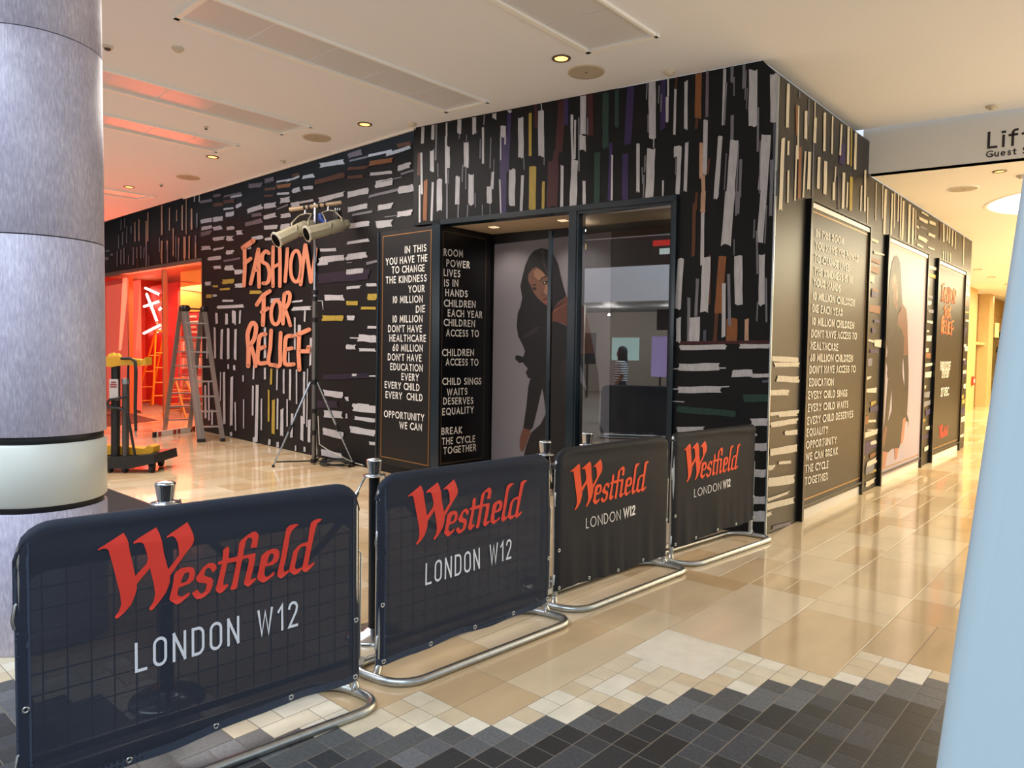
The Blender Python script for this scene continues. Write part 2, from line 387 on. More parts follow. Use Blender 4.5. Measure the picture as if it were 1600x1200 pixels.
def seen(c):
    p = Vector(((c[0]+c[1])/2, (c[2]+c[3])/2, 0)) - CAMP; d = p.dot(_f)
    if d < .3: return -1
    x, y = p.dot(_r)/d*FPX+800, p.dot(_d)/d*FPX+600
    a = (c[1]-c[0])*(c[3]-c[2])/d**3
    return a if (-40 < x < 1640 and y < 1240) else -a
cells.sort(key=seen, reverse=True)
for c in cells[:300]:
    cx, cy = (c[0]+c[1])/2, (c[2]+c[3])/2; mb = MB(); mb.add(*tile_mb(c, cx, cy))
    o = obj('floor_tile', mb, MATS[c[4]], floor, local=True); o.location = (cx, cy, 0)
keys = sorted({c[4] for c in cells}); mb = MB()
for c in cells[300:]: mb.add(*tile_mb(c), mi=keys.index(c[4]))
o = obj('floor_tiles', mb, [MATS[k] for k in keys], floor); o['kind'] = 'stuff'

# ------------------------------------------------------------------ ceiling
cp = [(-24, .2), (7, .2), (7, 10.5), (-2.677, 8.80), (-2.677, 6.21), (-6.47, 5.535), (-24, 5.60)]
ceiling = struct('ceiling', MB().prism([(x, y, ZC) for x, y in cp], (0, 0, .12)), CEIL)
struct('ceiling_slot_cover', MB().b2((-24, 5.3, 4.75), (-5, 7.6, 4.8)), BLK)
e = MB(); e.prism([Vector((-6.48, 5.53, ZC-.022)), Vector((-12.6, 5.553, ZC-.022)), Vector((-12.6, 5.553, ZC)), Vector((-6.48, 5.53, ZC))], (0, .02, 0)); struct('lit_slot_strip', e, mat('slot_light_white', '#f6f2ea', .4))  # white strip stands in for the bright lit slot along the ceiling edge
def hatch(c, n, first=0):
    """flush service hatch in the ceiling: white edge trim and a row of plates"""
    Q = [Vector((x, y, ZC)) for x, y in c]; mb = MB()
    for k in range(4):
        a, b = Q[k], Q[(k+1) % 4]; d = (b-a).normalized(); w = .022 if k in (0, 1, 3) else .012
        mb.box((a+b)/2 - UP*.010, ((b-a).length/2+.02, w, .014), (d, UP.cross(d), UP))
    g = obj('ceiling_hatch', mb, TRIMW, ceiling)
    for k in range(n):
        t0, t1 = k/n+.003, (k+1)/n-.003
        p = [Q[0].lerp(Q[1], t0), Q[0].lerp(Q[1], t1), Q[3].lerp(Q[2], t1), Q[3].lerp(Q[2], t0)]
        obj('hatch_plate', MB().prism([v - UP*.0045 for v in p], UP*.004), HATCH, g)
hatch([(-5.78, 2.51), (-5.77, 5.35), (-5.23, 5.42), (-5.25, 2.50)], 5)
hatch([(-3.70, 2.6), (-3.71, 5.07), (-3.11, 5.17), (-3.11, 2.7)], 4)
hatch([(-7.88, 2.2), (-7.88, 4.65), (-7.37, 4.72), (-7.36, 2.1)], 5)
hatch([(-9.26, 2.2), (-9.25, 4.51), (-8.74, 4.55), (-8.78, 2.1)], 5)
hatch([(-13.33, 3.2), (-13.30, 5.08), (-12.82, 5.18), (-12.88, 3.2)], 4)
# lower ceiling of the corridor, the sign band in front of it, and the light well
lc = [Vector((-2.536, 8.87, ZL)), Vector((7, 8.87+9.536*.1751/.98455, ZL)), Vector((7, 40, ZL)), Vector((-6, 40, ZL)), Vector((-6, 15.0, ZL)), Vector((-2.536, 15.0, ZL))]
WC, WR = Vector((-.72, 11.95, ZL)), 1.12
ring = [WC + Vector((math.cos(2*math.pi*k/40), math.sin(2*math.pi*k/40), 0))*WR for k in range(40)]
mb = MB(); mb.poly([lc, ring[::-1]]); low = struct('ceiling_corridor', mb, LOWC)
mb = MB()
mb.add([p for p in ring] + [p+UP*.42 for p in ring], [(k, (k+1) % 40, (k+1) % 40+40, k+40) for k in range(40)], 0, True)
obj('light_well_wall', mb, TRIMW, low)
mb = MB(); mb.add([WC+UP*.42] + [p+UP*.42 for p in ring], [(0, 1+k, 1+(k+1) % 40) for k in range(40)]); obj('light_well_skylight', mb, mat('skylight', '#fff8ea', .5, emit=3.2), low)
mb = MB(); mb.lathe([(WR+.0, -.004), (WR+.03, -.010), (WR+.05, -.002)], WC, 48, cap=False); obj('light_well_rim', mb, TRIMW, low)
bdir = -DA; bn = NA
b0 = Vector((-2.60, 8.87-.064*.178, 0)); b1 = b0 + bdir*9.8
mb = MB(); mb.prism([b0+UP*ZL, b1+UP*ZL, b1+UP*(ZC+.05), b0+UP*(ZC+.05)], -bn*.14)
band = struct('wall_sign_band', mb, mat('sign_band', '#dedbd6', .7))
PS = Pl(b0, bn); DARK = mat('sign_ink', '#1c1414', .6)
mb = MB()
k = lambda x, y: PS.px(1340+x/6.154, 180+y/6.154)
write(mb, 'Lift Lobby', k(1245, 325), k(1245, 325)+bdir*5, .178, bn, .135, GL, .22, free=True)
write(mb, 'Guest Services', k(1234, 410), k(1234, 410)+bdir*5, .070, bn, .16, GL, .22, free=True)
_o = obj('sign_lettering', mb, DARK, band); _o['kind'] = 'stuff'

# ------------------------------------------------------------------ printed brush strokes
def stroke_v(mb, P, xt, yt, xb, yb, w, ci):
    """upright brush mark given at its top and bottom (photo pixels on plane P)"""
    w2 = w/2; j = lambda: random.uniform(-1, 1)*min(w*.10, 1.2); e = min(1.6, w*.28)
    n = 3 if w > 5 else 2
    top = [(xt-w2+w*k/n, yt+random.uniform(-e, e)) for k in range(n+1)]; bot = [(xb+w2-w*k/n, yb+random.uniform(-e, e)*1.3) for k in range(n+1)]
    side = lambda a, b: [(a[0]+(b[0]-a[0])*t+j()*.6, a[1]+(b[1]-a[1])*t) for t in (.3, .65)]
    pts = top + side(top[-1], bot[0]) + bot + side(bot[-1], top[0])
    mb.poly([[P.px(x, y, OFF[0]) for x, y in pts]], ci); OFF[0] += .00002
def stroke_h(mb, P, x0, y0, x1, y1, h, ci):
    h2 = h/2; e = min(1.6, h*.3)
    n = 3 if h > 5 else 2
    left = [(x0+random.uniform(-e, e), y0+h2-h*k/n) for k in range(n+1)]; right = [(x1+random.uniform(-e, e)*1.3, y1-h2+h*k/n) for k in range(n+1)]
    mid = lambda a, b: [(a[0]+(b[0]-a[0])*t, a[1]+(b[1]-a[1])*t+random.uniform(-.08, .08)*h) for t in (.3, .65)]
    pts = left + mid(left[-1], right[0]) + right + mid(right[-1], left[0])
    mb.poly([[P.px(x, y, OFF[0]) for x, y in pts]], ci); OFF[0] += .00002
OFF = [.002]
def strokes(mb, P, data, ox, oy, sc, vert=True):
    for e in data.split():
        q = e.rstrip('abcdefghijklmnopqrstuvwxyz'); c = e[len(q):] or 'w'; a = [float(v) for v in q.split(',')]
        f = stroke_v if vert else stroke_h
        f(mb, P, ox+a[0]/sc, oy+a[1]/sc, ox+a[2]/sc, oy+a[3]/sc, a[4]/sc, INKK.index(c))

# front wall (slanted) -------------------------------------------------
pts = [(0, 0), (.868, 0), (.868, 3.075), (4.03, 3.045), (4.03, ZC-.002), (.136, ZC-.002), (0, 4.012)]
wall_front = struct('wall_front', MB().prism([A(s, z) for s, z in pts], -NA*.1), BLK)
mb = MB(); mb.prism([A(3.93, 3.05, -.1), A(4.03, 3.05, -.1), A(4.03, ZC, -.1), A(3.93, ZC, -.1)], -NA*.45); obj('wall_return', mb, BLK, wall_front)
mb = MB()
strokes(mb, PF, """800,400,795,1060,60p 850,200,830,700,34p 80,540,76,725,24b 1074,130,1074,320,26r 1188,640,1186,1010,20r
115,318,108,462,24 200,298,196,432,24 228,295,222,600,14g 240,628,242,748,8g 315,280,315,400,14 325,480,324,672,36 310,400,312,800,18 318,800,318,1100,14g 330,680,328,805,6g
425,255,422,372,32 423,372,423,420,8g 550,235,552,378,34 638,215,632,300,12g 625,320,626,632,18 722,200,722,252,32 850,175,852,190,34 485,388,484,440,6g 482,445,482,660,40
452,640,448,788,8g 480,660,478,850,8g 190,515,190,700,34 255,765,254,1030,44 410,740,405,975,36 415,980,412,1092,12g 525,725,524,978,46 495,980,492,1088,10g 558,880,560,1005,8g
602,420,600,590,8g 692,410,686,670,9g 710,700,702,850,24 680,830,680,970,44 720,592,716,700,6g 686,970,686,1065,6g 620,980,620,1075,8g 798,315,796,405,46 776,400,776,600,10 815,400,814,470,12
768,765,778,1060,12 948,240,948,585,46 972,560,976,685,8g 875,678,872,985,52 963,732,950,1040,24 1028,195,1028,572,24y 1050,655,1046,1030,60y 1142,785,1136,1022,24y
1122,115,1124,175,8 1120,178,1122,570,48 1148,500,1146,645,8g 137,770,130,1125,32o 100,535,104,890,18 85,812,85,1132,14 198,788,186,1118,18""", 640, 140, 5.4545)
strokes(mb, PF, """318,250,290,700,60r 245,780,230,1165,90r 270,690,255,800,50r 352,245,350,468,38p 555,195,560,560,52r 690,190,688,660,54n 785,165,782,480,34n 620,700,612,1140,50n 905,140,875,630,60p
735,615,720,1110,30p 858,715,856,1110,52p 402,380,402,480,22 400,480,412,950,20 430,420,425,760,16 425,765,410,1160,58 498,215,496,550,50 490,550,492,685,56 460,400,462,860,12g 535,405,534,548,10g
318,810,314,1168,26 505,940,506,1148,26 745,718,740,1110,16 965,625,964,1035,28 1085,95,1088,580,58 1042,105,1036,250,10g 1050,375,1052,528,12g 1100,580,1098,660,8 1078,668,1060,1090,70
1025,725,1020,870,12g 1000,825,1005,970,10g 1016,890,1010,1090,12g 1178,935,1176,1075,14""", 820, 110, 5.4545)
strokes(mb, PF, """145,185,140,610,46p 110,235,102,392,10g 128,308,122,462,10g 185,175,184,330,16 178,335,176,548,24 258,165,250,260,16b 248,265,238,655,20 338,200,336,610,30 445,130,440,525,54o 430,525,424,610,22b
520,110,515,510,24m 505,530,495,1000,36 468,730,465,1025,30t 268,755,265,845,64 282,815,265,1168,36 252,850,248,1000,8g 345,720,330,1140,28 668,95,655,575,26 680,210,662,575,18g
730,70,728,210,26g 748,165,746,325,10g 832,55,828,258,24g 850,105,840,360,10g 860,260,852,440,8g 910,105,908,585,72 952,425,948,800,18g 1090,140,1092,550,72 732,490,728,700,26g
630,670,592,1195,40 682,815,664,1130,9g 750,700,715,1195,70 785,740,765,1200,12g 805,868,795,1195,24g 1022,660,990,1130,80 1000,1130,995,1198,50 970,710,962,1160,10g 1095,560,1090,960,26d
1070,870,1065,1170,30g 1105,960,1100,1180,30d 485,1000,485,1200,30t 535,860,520,1000,20b""", 1010, 90, 5.4545)
strokes(mb, PF, """225,90,215,500,28b 245,0,235,135,22b 345,490,340,885,20b 445,505,410,950,60o 400,950,385,1180,30b 518,985,515,1180,85o 295,0,290,160,38t 290,165,285,575,28 398,0,392,52,36 505,0,470,415,78
570,0,560,170,28g 550,0,550,185,12g 768,0,735,400,52 825,0,820,190,26g 695,215,688,362,10g 712,300,718,640,16g 790,105,775,400,10g 120,520,95,915,48 250,675,236,975,24g 182,828,178,1180,24g
320,510,300,940,62 455,715,452,1135,30 492,640,500,1050,24g 568,500,572,875,62 535,370,535,495,8g 752,488,750,885,48 720,860,712,1010,10g 785,675,788,1015,16g 102,980,100,1175,38
228,980,222,1170,80 635,992,632,1180,32t 305,1080,305,1170,24d""", 1040, 300, 5)
strokes(mb, PF, """805,68,1120,65,55 760,82,1170,75,10 1220,118,1380,115,55 1375,135,1512,132,30 1455,180,1515,178,20d 800,245,1130,243,50 755,240,1195,220,10 755,335,845,340,8 790,395,1240,435,50n 1310,310,1510,310,60n
1365,500,1500,498,58 790,555,1000,552,40 1375,597,1408,597,22 1378,692,1490,690,62 1385,778,1394,775,20 1385,897,1485,897,62 1378,1108,1480,1108,62 1378,1233,1478,1234,80""", 900, 560, 5, False)
strokes(mb, PF, "1062,543,1134,542,8 1156,541,1203,541,7 1062,536,1203,534,5r", 0, 0, 1, False)
o = obj('printed_brush_strokes', mb, INKM, wall_front); o['kind'] = 'stuff'

# corridor side ---------------------------------------------------------
YE = 15.02
pts = [(6.234, 0), (YE, 0), (YE, 3.66), (8.9, 3.66), (8.9, 4.035), (6.234, 4.012)]
wall_side = struct('wall_side', MB().prism([(-2.536, y, z) for y, z in pts], (-.1, 0, 0)), BLKS)
mb = MB(); mb.add([(-2.536, 6.234, 4.012), (-2.536, 8.9, 4.035), (-2.68, 8.9, ZC), (-2.68, 6.21, ZC)], [(0, 1, 2, 3)])
mb.b2((-4.2, YE-.1, 0), (-2.54, YE, 3.66)); obj('wall_return', mb, BLKS, wall_side)
mb = MB()
strokes(mb, PB_, """640,620,630,800,50p 175,115,165,490,24c 130,580,105,1190,30c 175,600,172,725,16c 270,180,270,230,10g 245,290,245,560,16o 262,300,255,760,12c 325,345,322,585,24c 350,240,345,470,8g 402,270,400,400,8c 405,405,398,620,22c
485,360,480,685,20c 552,390,545,715,12c 628,460,615,720,14c 688,480,682,800,20c 712,500,708,815,10y 750,530,742,850,20c 275,650,265,1100,24o 245,640,230,1110,14c 175,850,168,1130,14c 320,690,300,1085,14c
355,695,345,1015,26c 390,620,380,1080,8g 437,740,428,1010,22c 492,775,485,1055,26c 578,820,570,950,10c 562,950,560,1110,20c 648,870,638,1175,22c 680,955,672,1170,12c 710,905,705,1200,24y 798,980,790,1200,12c
830,850,825,1200,16c 852,1080,850,1200,8c 600,900,598,1190,10p""", 1200, 110, 5.4545)
strokes(mb, PB_, """100,370,98,640,8c 185,225,178,600,8c 250,245,245,580,8c 280,290,262,730,22c 345,330,330,740,16c 368,320,360,670,10c 405,335,398,610,12c 430,360,420,780,12c 455,405,440,800,18c 515,435,502,830,22c
552,470,540,845,16c 575,490,572,790,6c 850,630,850,810,14c 888,660,882,800,10c 910,670,902,820,10c 940,690,932,850,10c 968,705,962,880,8c 1050,740,1042,1040,8c 848,900,845,980,10c 870,905,868,990,8c 892,910,890,1000,8c 918,920,915,1010,8c
820,610,815,780,12b""", 1340, 250, 6.3158)
strokes(mb, PB_, """635,515,695,550,18c 610,570,690,615,30c 585,655,605,670,20c 620,660,685,685,25m 705,610,768,635,30c 700,730,768,760,25c 605,760,685,800,40c 588,830,655,865,20c 695,860,760,885,14c""", 1340, 250, 6.3158, False)
strokes(mb, PB_, """240,130,470,95,45c 310,50,470,40,25c 365,200,470,190,40c 235,365,465,325,60c 310,455,415,445,25c 225,500,270,490,45c 222,620,440,590,75c 215,770,395,705,30c 210,830,440,770,55c 200,900,250,880,30c 260,1010,420,965,30m
1065,100,1140,95,20c 1060,175,1125,172,8c 1020,215,1070,205,25c 1020,320,1140,290,70p 1100,285,1140,275,30c 1010,405,1040,400,50c 1060,470,1140,430,50c 1010,590,1030,575,60y 1055,545,1135,515,22y 1050,640,1130,600,45c""", 1160, 640, 5.4545, False)
strokes(mb, PB_, """345,580,432,585,16c 352,600,432,600,14c 360,645,432,648,20c 340,690,400,690,18c 340,760,432,752,12c 640,515,672,525,8c""", 1040, 280, 2.0694, False)
random.seed(11)
for ya, yb in ((8.98, 9.6), (11.75, 12.32), (14.45, 14.98)):              # narrow strips between the posters
    z = .2
    while z < 2.95:
        w = random.uniform(.15, .5)*(yb-ya)/.6; y = random.uniform(ya, max(ya+.01, yb-w)); h = random.uniform(.03, .10)
        c = random.choice('cccccccgyop'); zz = z
        q = [(y, zz), (y+w, zz+random.uniform(-.02, .03)), (y+w+.02, zz+h), (y-.01, zz+h*.9)]
        mb.poly([[Vector((-2.536+OFF[0], a, b)) for a, b in q]], INKK.index(c)); OFF[0] += .00002
        z += random.uniform(.07, .19)
o = obj('printed_brush_strokes', mb, INKM, wall_side); o['kind'] = 'stuff'
mb = MB(); mb.box(E+Vector((.004, -.004, 2.0)), (.007, .007, 2.0)); mb.box(Vector((-2.53, 8.9, 3.85)), (.009, .009, .19)); struct('trim_corner', mb, mat('corner_profile', '#b9c4c8', .25, metal=.7))

# recessed rear wall ------------------------------------------------------
T0, T1 = 4.21, 11.6
def hz(t): return 3.30 + (t-T0)*.0215
pts = [(-2.75, 0), (T0, 0), (T0, hz(T0)), (T1, hz(T1)), (T1, 4.7), (-2.75, 4.7)]
wall_back = struct('wall_back', MB().prism([B1(t, z) for t, z in pts], -N1*.1), BLK)
mb = MB()
strokes(mb, P1_, """865,268,1040,240,34 1068,200,1170,170,38m 1080,235,1210,205,14g 1215,198,1380,162,20 1420,130,1515,108,30b 1340,192,1515,138,26 1220,255,1390,228,34o 1070,290,1210,280,24b 1065,352,1180,345,22b
835,388,1040,335,36b 1222,330,1378,315,22 1420,290,1515,262,40 1262,405,1385,380,50 1445,330,1545,300,14g 1300,385,1450,350,8g 860,518,1040,470,38 1065,478,1215,448,44 1220,490,1420,440,20g 1425,445,1535,425,50
1068,585,1210,555,36 1280,570,1385,552,42 1420,618,1525,600,42 1100,622,1245,595,16g 1330,635,1420,625,6g 1075,700,1220,680,36 1270,690,1385,678,50 1065,822,1220,800,22 870,872,980,868,22 870,940,1035,925,40
1060,920,1200,905,38 1195,968,1280,950,20g 360,415,455,405,32m 470,380,535,362,30m 555,385,650,368,14 630,380,725,345,16 745,352,830,340,26 670,340,725,330,20b 560,420,655,408,28o 470,440,555,430,22b 470,485,535,483,14b
560,470,650,466,16 672,450,725,435,32 748,430,820,425,26 585,520,655,508,40 350,595,455,560,34 470,560,555,545,36 380,625,455,615,22m 470,640,555,618,28 335,690,455,660,30m 590,630,655,620,28 470,712,560,705,28
590,708,655,703,40 380,790,455,778,24 475,795,560,785,18 15,670,95,655,28 105,655,175,645,32 195,620,250,610,34 20,720,95,705,24 105,720,172,710,26 205,718,250,712,24 270,750,312,745,30 15,760,95,745,30m
105,795,180,785,24 200,790,250,785,34 20,860,90,855,26 105,870,180,855,16 180,580,250,572,14 270,560,310,545,30 180,490,310,462,14m 10,530,95,515,20g 105,485,155,480,20m 230,495,310,480,16 180,530,255,520,24b
105,550,175,545,24b 200,890,250,885,30 70,935,165,925,24 180,950,300,930,14m 340,860,380,850,20 560,580,640,550,12g 660,545,820,515,16 665,550,725,540,34""", 310, 200, 4.5714, False)
strokes(mb, P1_, """700,135,1000,105,60q 690,870,820,870,40q 730,710,1000,700,30q 870,40,900,38,3 705,30,850,10,30 700,50,760,45,14 865,15,960,5,20 870,95,965,85,28 985,168,1045,168,18 738,245,850,245,34 870,188,950,180,18 868,276,932,276,26y
990,240,1042,240,38y 952,306,1042,306,16y 728,364,848,364,34y 870,362,915,362,28 990,418,1045,418,16 935,480,1042,485,42 890,480,940,482,8 866,532,920,534,28 942,550,1040,552,18 902,698,928,698,14 1000,703,1040,703,8
735,800,845,815,36 862,838,885,838,24 905,885,1040,900,42 930,868,1000,875,10 735,925,842,932,40 862,938,878,938,26 915,948,1035,965,22 890,1015,1035,1040,38 730,1025,845,1055,40 720,1150,840,1175,36 1000,1097,1035,1100,18
110,300,265,292,18 88,68,130,65,20 155,70,205,68,28 215,95,255,92,26 140,152,205,148,28y 40,162,75,162,20 85,178,112,178,12y 125,196,185,192,12y 45,236,75,234,20y 85,232,105,232,14 215,175,260,172,24
300,212,365,212,20y 140,262,200,262,12 425,265,480,262,30 545,270,610,262,12 550,310,660,305,22""", 310, 400, 3.7517, False)
strokes(mb, P1_, """105,335,108,400,14 165,340,165,400,16 208,320,208,400,22 245,320,242,395,10 95,420,98,600,12 138,430,134,605,14 175,425,175,605,14 218,430,215,608,14 150,680,152,985,14 196,710,192,995,16 210,640,210,670,12
175,635,175,660,10 60,730,62,960,10 130,680,128,850,6 262,700,262,735,8 325,640,322,725,10 320,760,318,935,10 345,755,338,1090,18 390,655,390,722,12 428,660,425,750,12y 412,785,412,970,10y 440,842,438,1045,18y
462,660,460,785,8 500,665,500,808,10 538,665,536,845,12 575,665,575,868,8 465,835,462,1015,10 490,895,488,1055,18 520,840,520,1000,8 550,925,545,1065,14 608,940,606,1080,18 620,675,618,980,12 370,835,368,1020,8
265,840,265,1010,6 215,855,218,1025,8 565,360,565,550,10 592,405,590,480,18 625,320,622,385,10 640,660,635,1000,6 650,960,648,1090,16 660,480,655,640,12 325,1060,325,1090,12 418,1075,415,1110,14 465,1090,465,1120,14
190,1030,192,1058,14 570,1110,570,1140,8 622,1120,622,1150,12 390,420,390,600,14 530,560,530,640,8 50,500,50,600,8 80,900,80,990,10 40,760,42,950,12""", 310, 400, 3.7517)
strokes(mb, P1_, """495,750,495,1000,14t 560,770,558,960,10t 620,790,618,880,8t 665,750,665,960,12t 698,670,698,990,8t 743,780,743,950,14t 788,815,788,935,12g 770,670,766,720,10 808,660,806,720,10 380,810,378,1050,10t 305,870,305,1050,10t
270,890,272,1055,10t 240,920,238,985,10g 205,925,203,1065,8g 170,975,168,1080,10g 157,870,155,955,8g 186,860,186,940,8g 135,1000,135,1110,8g 495,1045,492,1190,14t 540,1045,540,1120,12t 590,940,590,1160,10t
612,1005,612,1190,8g 636,1020,634,1190,10t 685,1010,685,1190,20t 725,1005,722,1190,12t 776,1000,776,1190,14g 475,1020,475,1140,8g 365,880,365,1190,10t 180,1105,180,1190,12g 258,1100,258,1190,8g 285,1100,285,1190,8g
320,1090,320,1190,10g 348,1100,345,1190,8g""", 160, 180, 5.3333)
strokes(mb, P1_, """260,90,258,290,16g 300,85,300,295,18g 365,170,362,295,14g 430,60,430,305,18g 205,110,205,325,14g 490,45,490,330,12b 610,10,610,315,22g 645,165,645,320,10g 825,0,825,285,16t 905,10,903,265,18g 985,0,982,180,12t
1055,0,1055,245,18g 1140,0,1140,240,18t 1205,0,1205,220,16t 1295,0,1295,195,16t""", 160, 380, 8.8889)
strokes(mb, P1_, "45,110,90,105,22g 35,215,90,215,40g 110,160,150,158,30g", 160, 380, 8.8889, False)
o = obj('printed_brush_strokes', mb, INKM, wall_back); o['kind'] = 'stuff'

# ------------------------------------------------------------------ shop portal in the slanted front: frame, recess, pane
door = sgroup('door_1')
def sbox(s0, s1, z0, z1, o0, o1, mb=None):
    mb = mb or MB(); mb.box(A((s0+s1)/2, (z0+z1)/2, (o0+o1)/2), (abs(s1-s0)/2, abs(o1-o0)/2, (z1-z0)/2), (DA, NA, UP)); return mb
mb = sbox(3.613, 3.722, 0, 3.075, -.12, .035); obj('door_post', mb, FRAMEM, door)
mb = sbox(.868, .905, 0, 3.075, -.12, .035); obj('door_post', mb, FRAMEM, door)
mb = sbox(1.905, 1.99, 0, 3.02, -.12, .03); obj('door_post', mb, FRAMEM, door)
mb = sbox(.868, 3.722, 3.02, 3.075, -.12, .035); obj('door_header', mb, FRAMEM, door)
mb = sbox(.905, .925, .02, 3.0, -.05, .02); sbox(1.885, 1.905, .02, 3.0, -.05, .02, mb); sbox(.905, 1.905, 2.99, 3.02, -.05, .02, mb); sbox(.905, 1.905, 0, .06, -.05, .02, mb); obj('window_frame', mb, FRAMEM, door)
_c = A(1.405, 1.525, -.02); _q = R_(-4.2); _X = DA*math.cos(_q)+NA*math.sin(_q); _Y = NA*math.cos(_q)-DA*math.sin(_q)
pane = MB(); pane.box(_c, (.478, .004, 1.465), (_X, _Y, UP)); obj('window_pane', pane, GLASS, door)     # the glazed leaf stands slightly ajar
pl2 = Pl(A(2.02, 0, -.45), NA)
a = pl2.px(857.5, 500); sa = (a-E).dot(DA)
mb = sbox(sa-.03, sa+.012, 0, 2.93, -.47, -.43); obj('inner_post', mb, FRAMEM, door)
SOFF = mat('soffit', '#cdb89c', .6)
mb = sbox(.9, 3.62, 3.021, 3.05, -.85, -.1); obj('soffit', mb, SOFF, door)
mb = sbox(.9, 3.62, 0, 3.02, -.86, -.81); obj('recess_back', mb, PANELB, door)
mb = sbox(.86, .9, 0, 3.02, -.86, -.1); obj('recess_side', mb, PANELB, door)
v0, v1 = A(3.613, 0, -.02), A(3.46, 0, -.81); dv = (v1-v0).normalized(); nv = Vector((-dv.y, dv.x, 0)); nv = nv if nv.dot(-DA) > 0 else -nv
mb = MB(); mb.prism([v0, v1, v1+UP*3.02, v0+UP*3.02], -nv*.05); obj('reveal', mb, PANELB, door)
for x, y in ((771.7, 355), (879.7, 344.7)):
    p = fl(x, y, 3.019); mb = MB(); mb.box(p, (.045, .045, .004), (DA, NA, UP)); obj('soffit_light', mb, mat('soffit_lamp', '#f3dcb8', .5, emit=.9), door)
    lamp('recess_lamp', 'SPOT', p-UP*.03, 16, (1, .86, .72), .04, aim=A((p-E).dot(DA), 1.2, -.7), spot=120)

def gold_border(mb, c, w=.012, mi=0):
    c = [Vector(p) for p in c]
    for k in range(4):
        a, b = c[k], c[(k+1) % 4]; m = sum(c, Vector())/4
        def inn(p): 
            q = m-p; return p + Vector((q.x, q.y, 0)).normalized()*w + UP*(w if q.z > 0 else -w)
        mb.add([a, b, inn(b), inn(a)], [(0, 1, 2, 3)], mi)
# left flank of the portal: lettered panel
PQ = Pl(A(0, 0, .03), NA)
c1 = [PQ.px(*q) for q in ((592.5, 363.5), (676, 352), (672.5, 740), (588.5, 722))]
t = thing('text_panel', 'dark panel on the left flank of the shop entrance, words ranged right', 'text panel', c1[3]*1.)
mb = MB(); mb.prism(c1, -NA*.36); obj('panel_board', mb, PANELB, t)
mb = MB(); gold_border(mb, [PQ.px(*q, .003) for q in ((598, 369), (674.5, 358.5), (669.5, 728.5), (594.3, 713.5))]); obj('gold_border', mb, GOLD, t)
mb = MB(); a, b = c1[0]+DA*.004, c1[3]+DA*.004; mb.tube([b+NA*.006, a+NA*.006], .014, 6); a, b = c1[1], c1[2]; obj('metal_edge', mb, FRAMEM, t)
L1 = """IN THIS|208,275,304,265;YOU HAVE THE|123,328,308,310;TO CHANGE|150,365,296,355;THE KINDNESS|123,410,305,400;YOUR|224,450,296,447;10 MILLION|155,497,288,494;DIE|257,540,298,537;10 MILLION|154,583,287,582
DON'T HAVE|133,626,284,627;HEALTHCARE|139,668,302,670;60 MILLION|153,711,288,714;DON'T HAVE|132,752,282,758;EDUCATION|143,795,288,803;EVERY|193,840,270,845;EVERY CHILD|118,875,273,890;EVERY  CHILD|122,920,287,935;OPPORTUNITY|115,1005,294,1025;WE CAN|184,1056,284,1067""".replace('\n', ';')
def lines(mb, txt, P, ox, oy, sc, cap, nrm, t=.155, dy=0):
    for e in txt.split(';'):
        s, q = e.split('|'); x0, y0, x1, y1 = [float(v) for v in q.split(',')]
        write(mb, s, P.px(ox+x0/sc, oy+(y0+dy)/sc), P.px(ox+x1/sc, oy+(y1+dy)/sc), cap, nrm, t, GL, .2)
mb = MB(); lines(mb, L1, PQ, 560, 300, 2.858, .084, NA); _o = obj('panel_lettering', mb, WHITE, t); _o['kind'] = 'stuff'
PR = Pl(v0, nv)
t = thing('text_panel', 'black panel on the inner side of the shop entrance, words ranged left', 'text panel', v0)
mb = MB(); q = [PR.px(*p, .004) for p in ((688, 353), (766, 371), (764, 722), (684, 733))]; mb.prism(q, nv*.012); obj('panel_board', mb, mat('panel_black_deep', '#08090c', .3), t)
PR2 = Pl(v0+nv*.016, nv)
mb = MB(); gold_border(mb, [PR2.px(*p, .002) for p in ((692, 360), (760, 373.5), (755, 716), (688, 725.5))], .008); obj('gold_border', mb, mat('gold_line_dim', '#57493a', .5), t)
L2 = """ROOM|380,285,466,292;POWER|392,333,496,342;LIVES|380,375,454,382;IS IN|382,422,445,423;HANDS|387,465,487,471;CHILDREN|381,512,522,518;EACH YEAR|398,556,552,564;CHILDREN|380,598,520,604;ACCESS TO|391,645,537,648
CHILDREN|373,733,515,732;ACCESS TO|389,775,535,776;CHILD SINGS|374,862,548,860;WAITS|394,910,486,905;DESERVES|378,950,512,947;EQUALITY|374,998,514,987;BREAK|370,1085,462,1078;THE CYCLE|372,1130,520,1117;TOGETHER|379,1172,525,1155""".replace('\n', ';')
mb = MB(); lines(mb, L2, PR2, 560, 300, 2.858, .083, nv); _o = obj('panel_lettering', mb, WHITE, t); _o['kind'] = 'stuff'

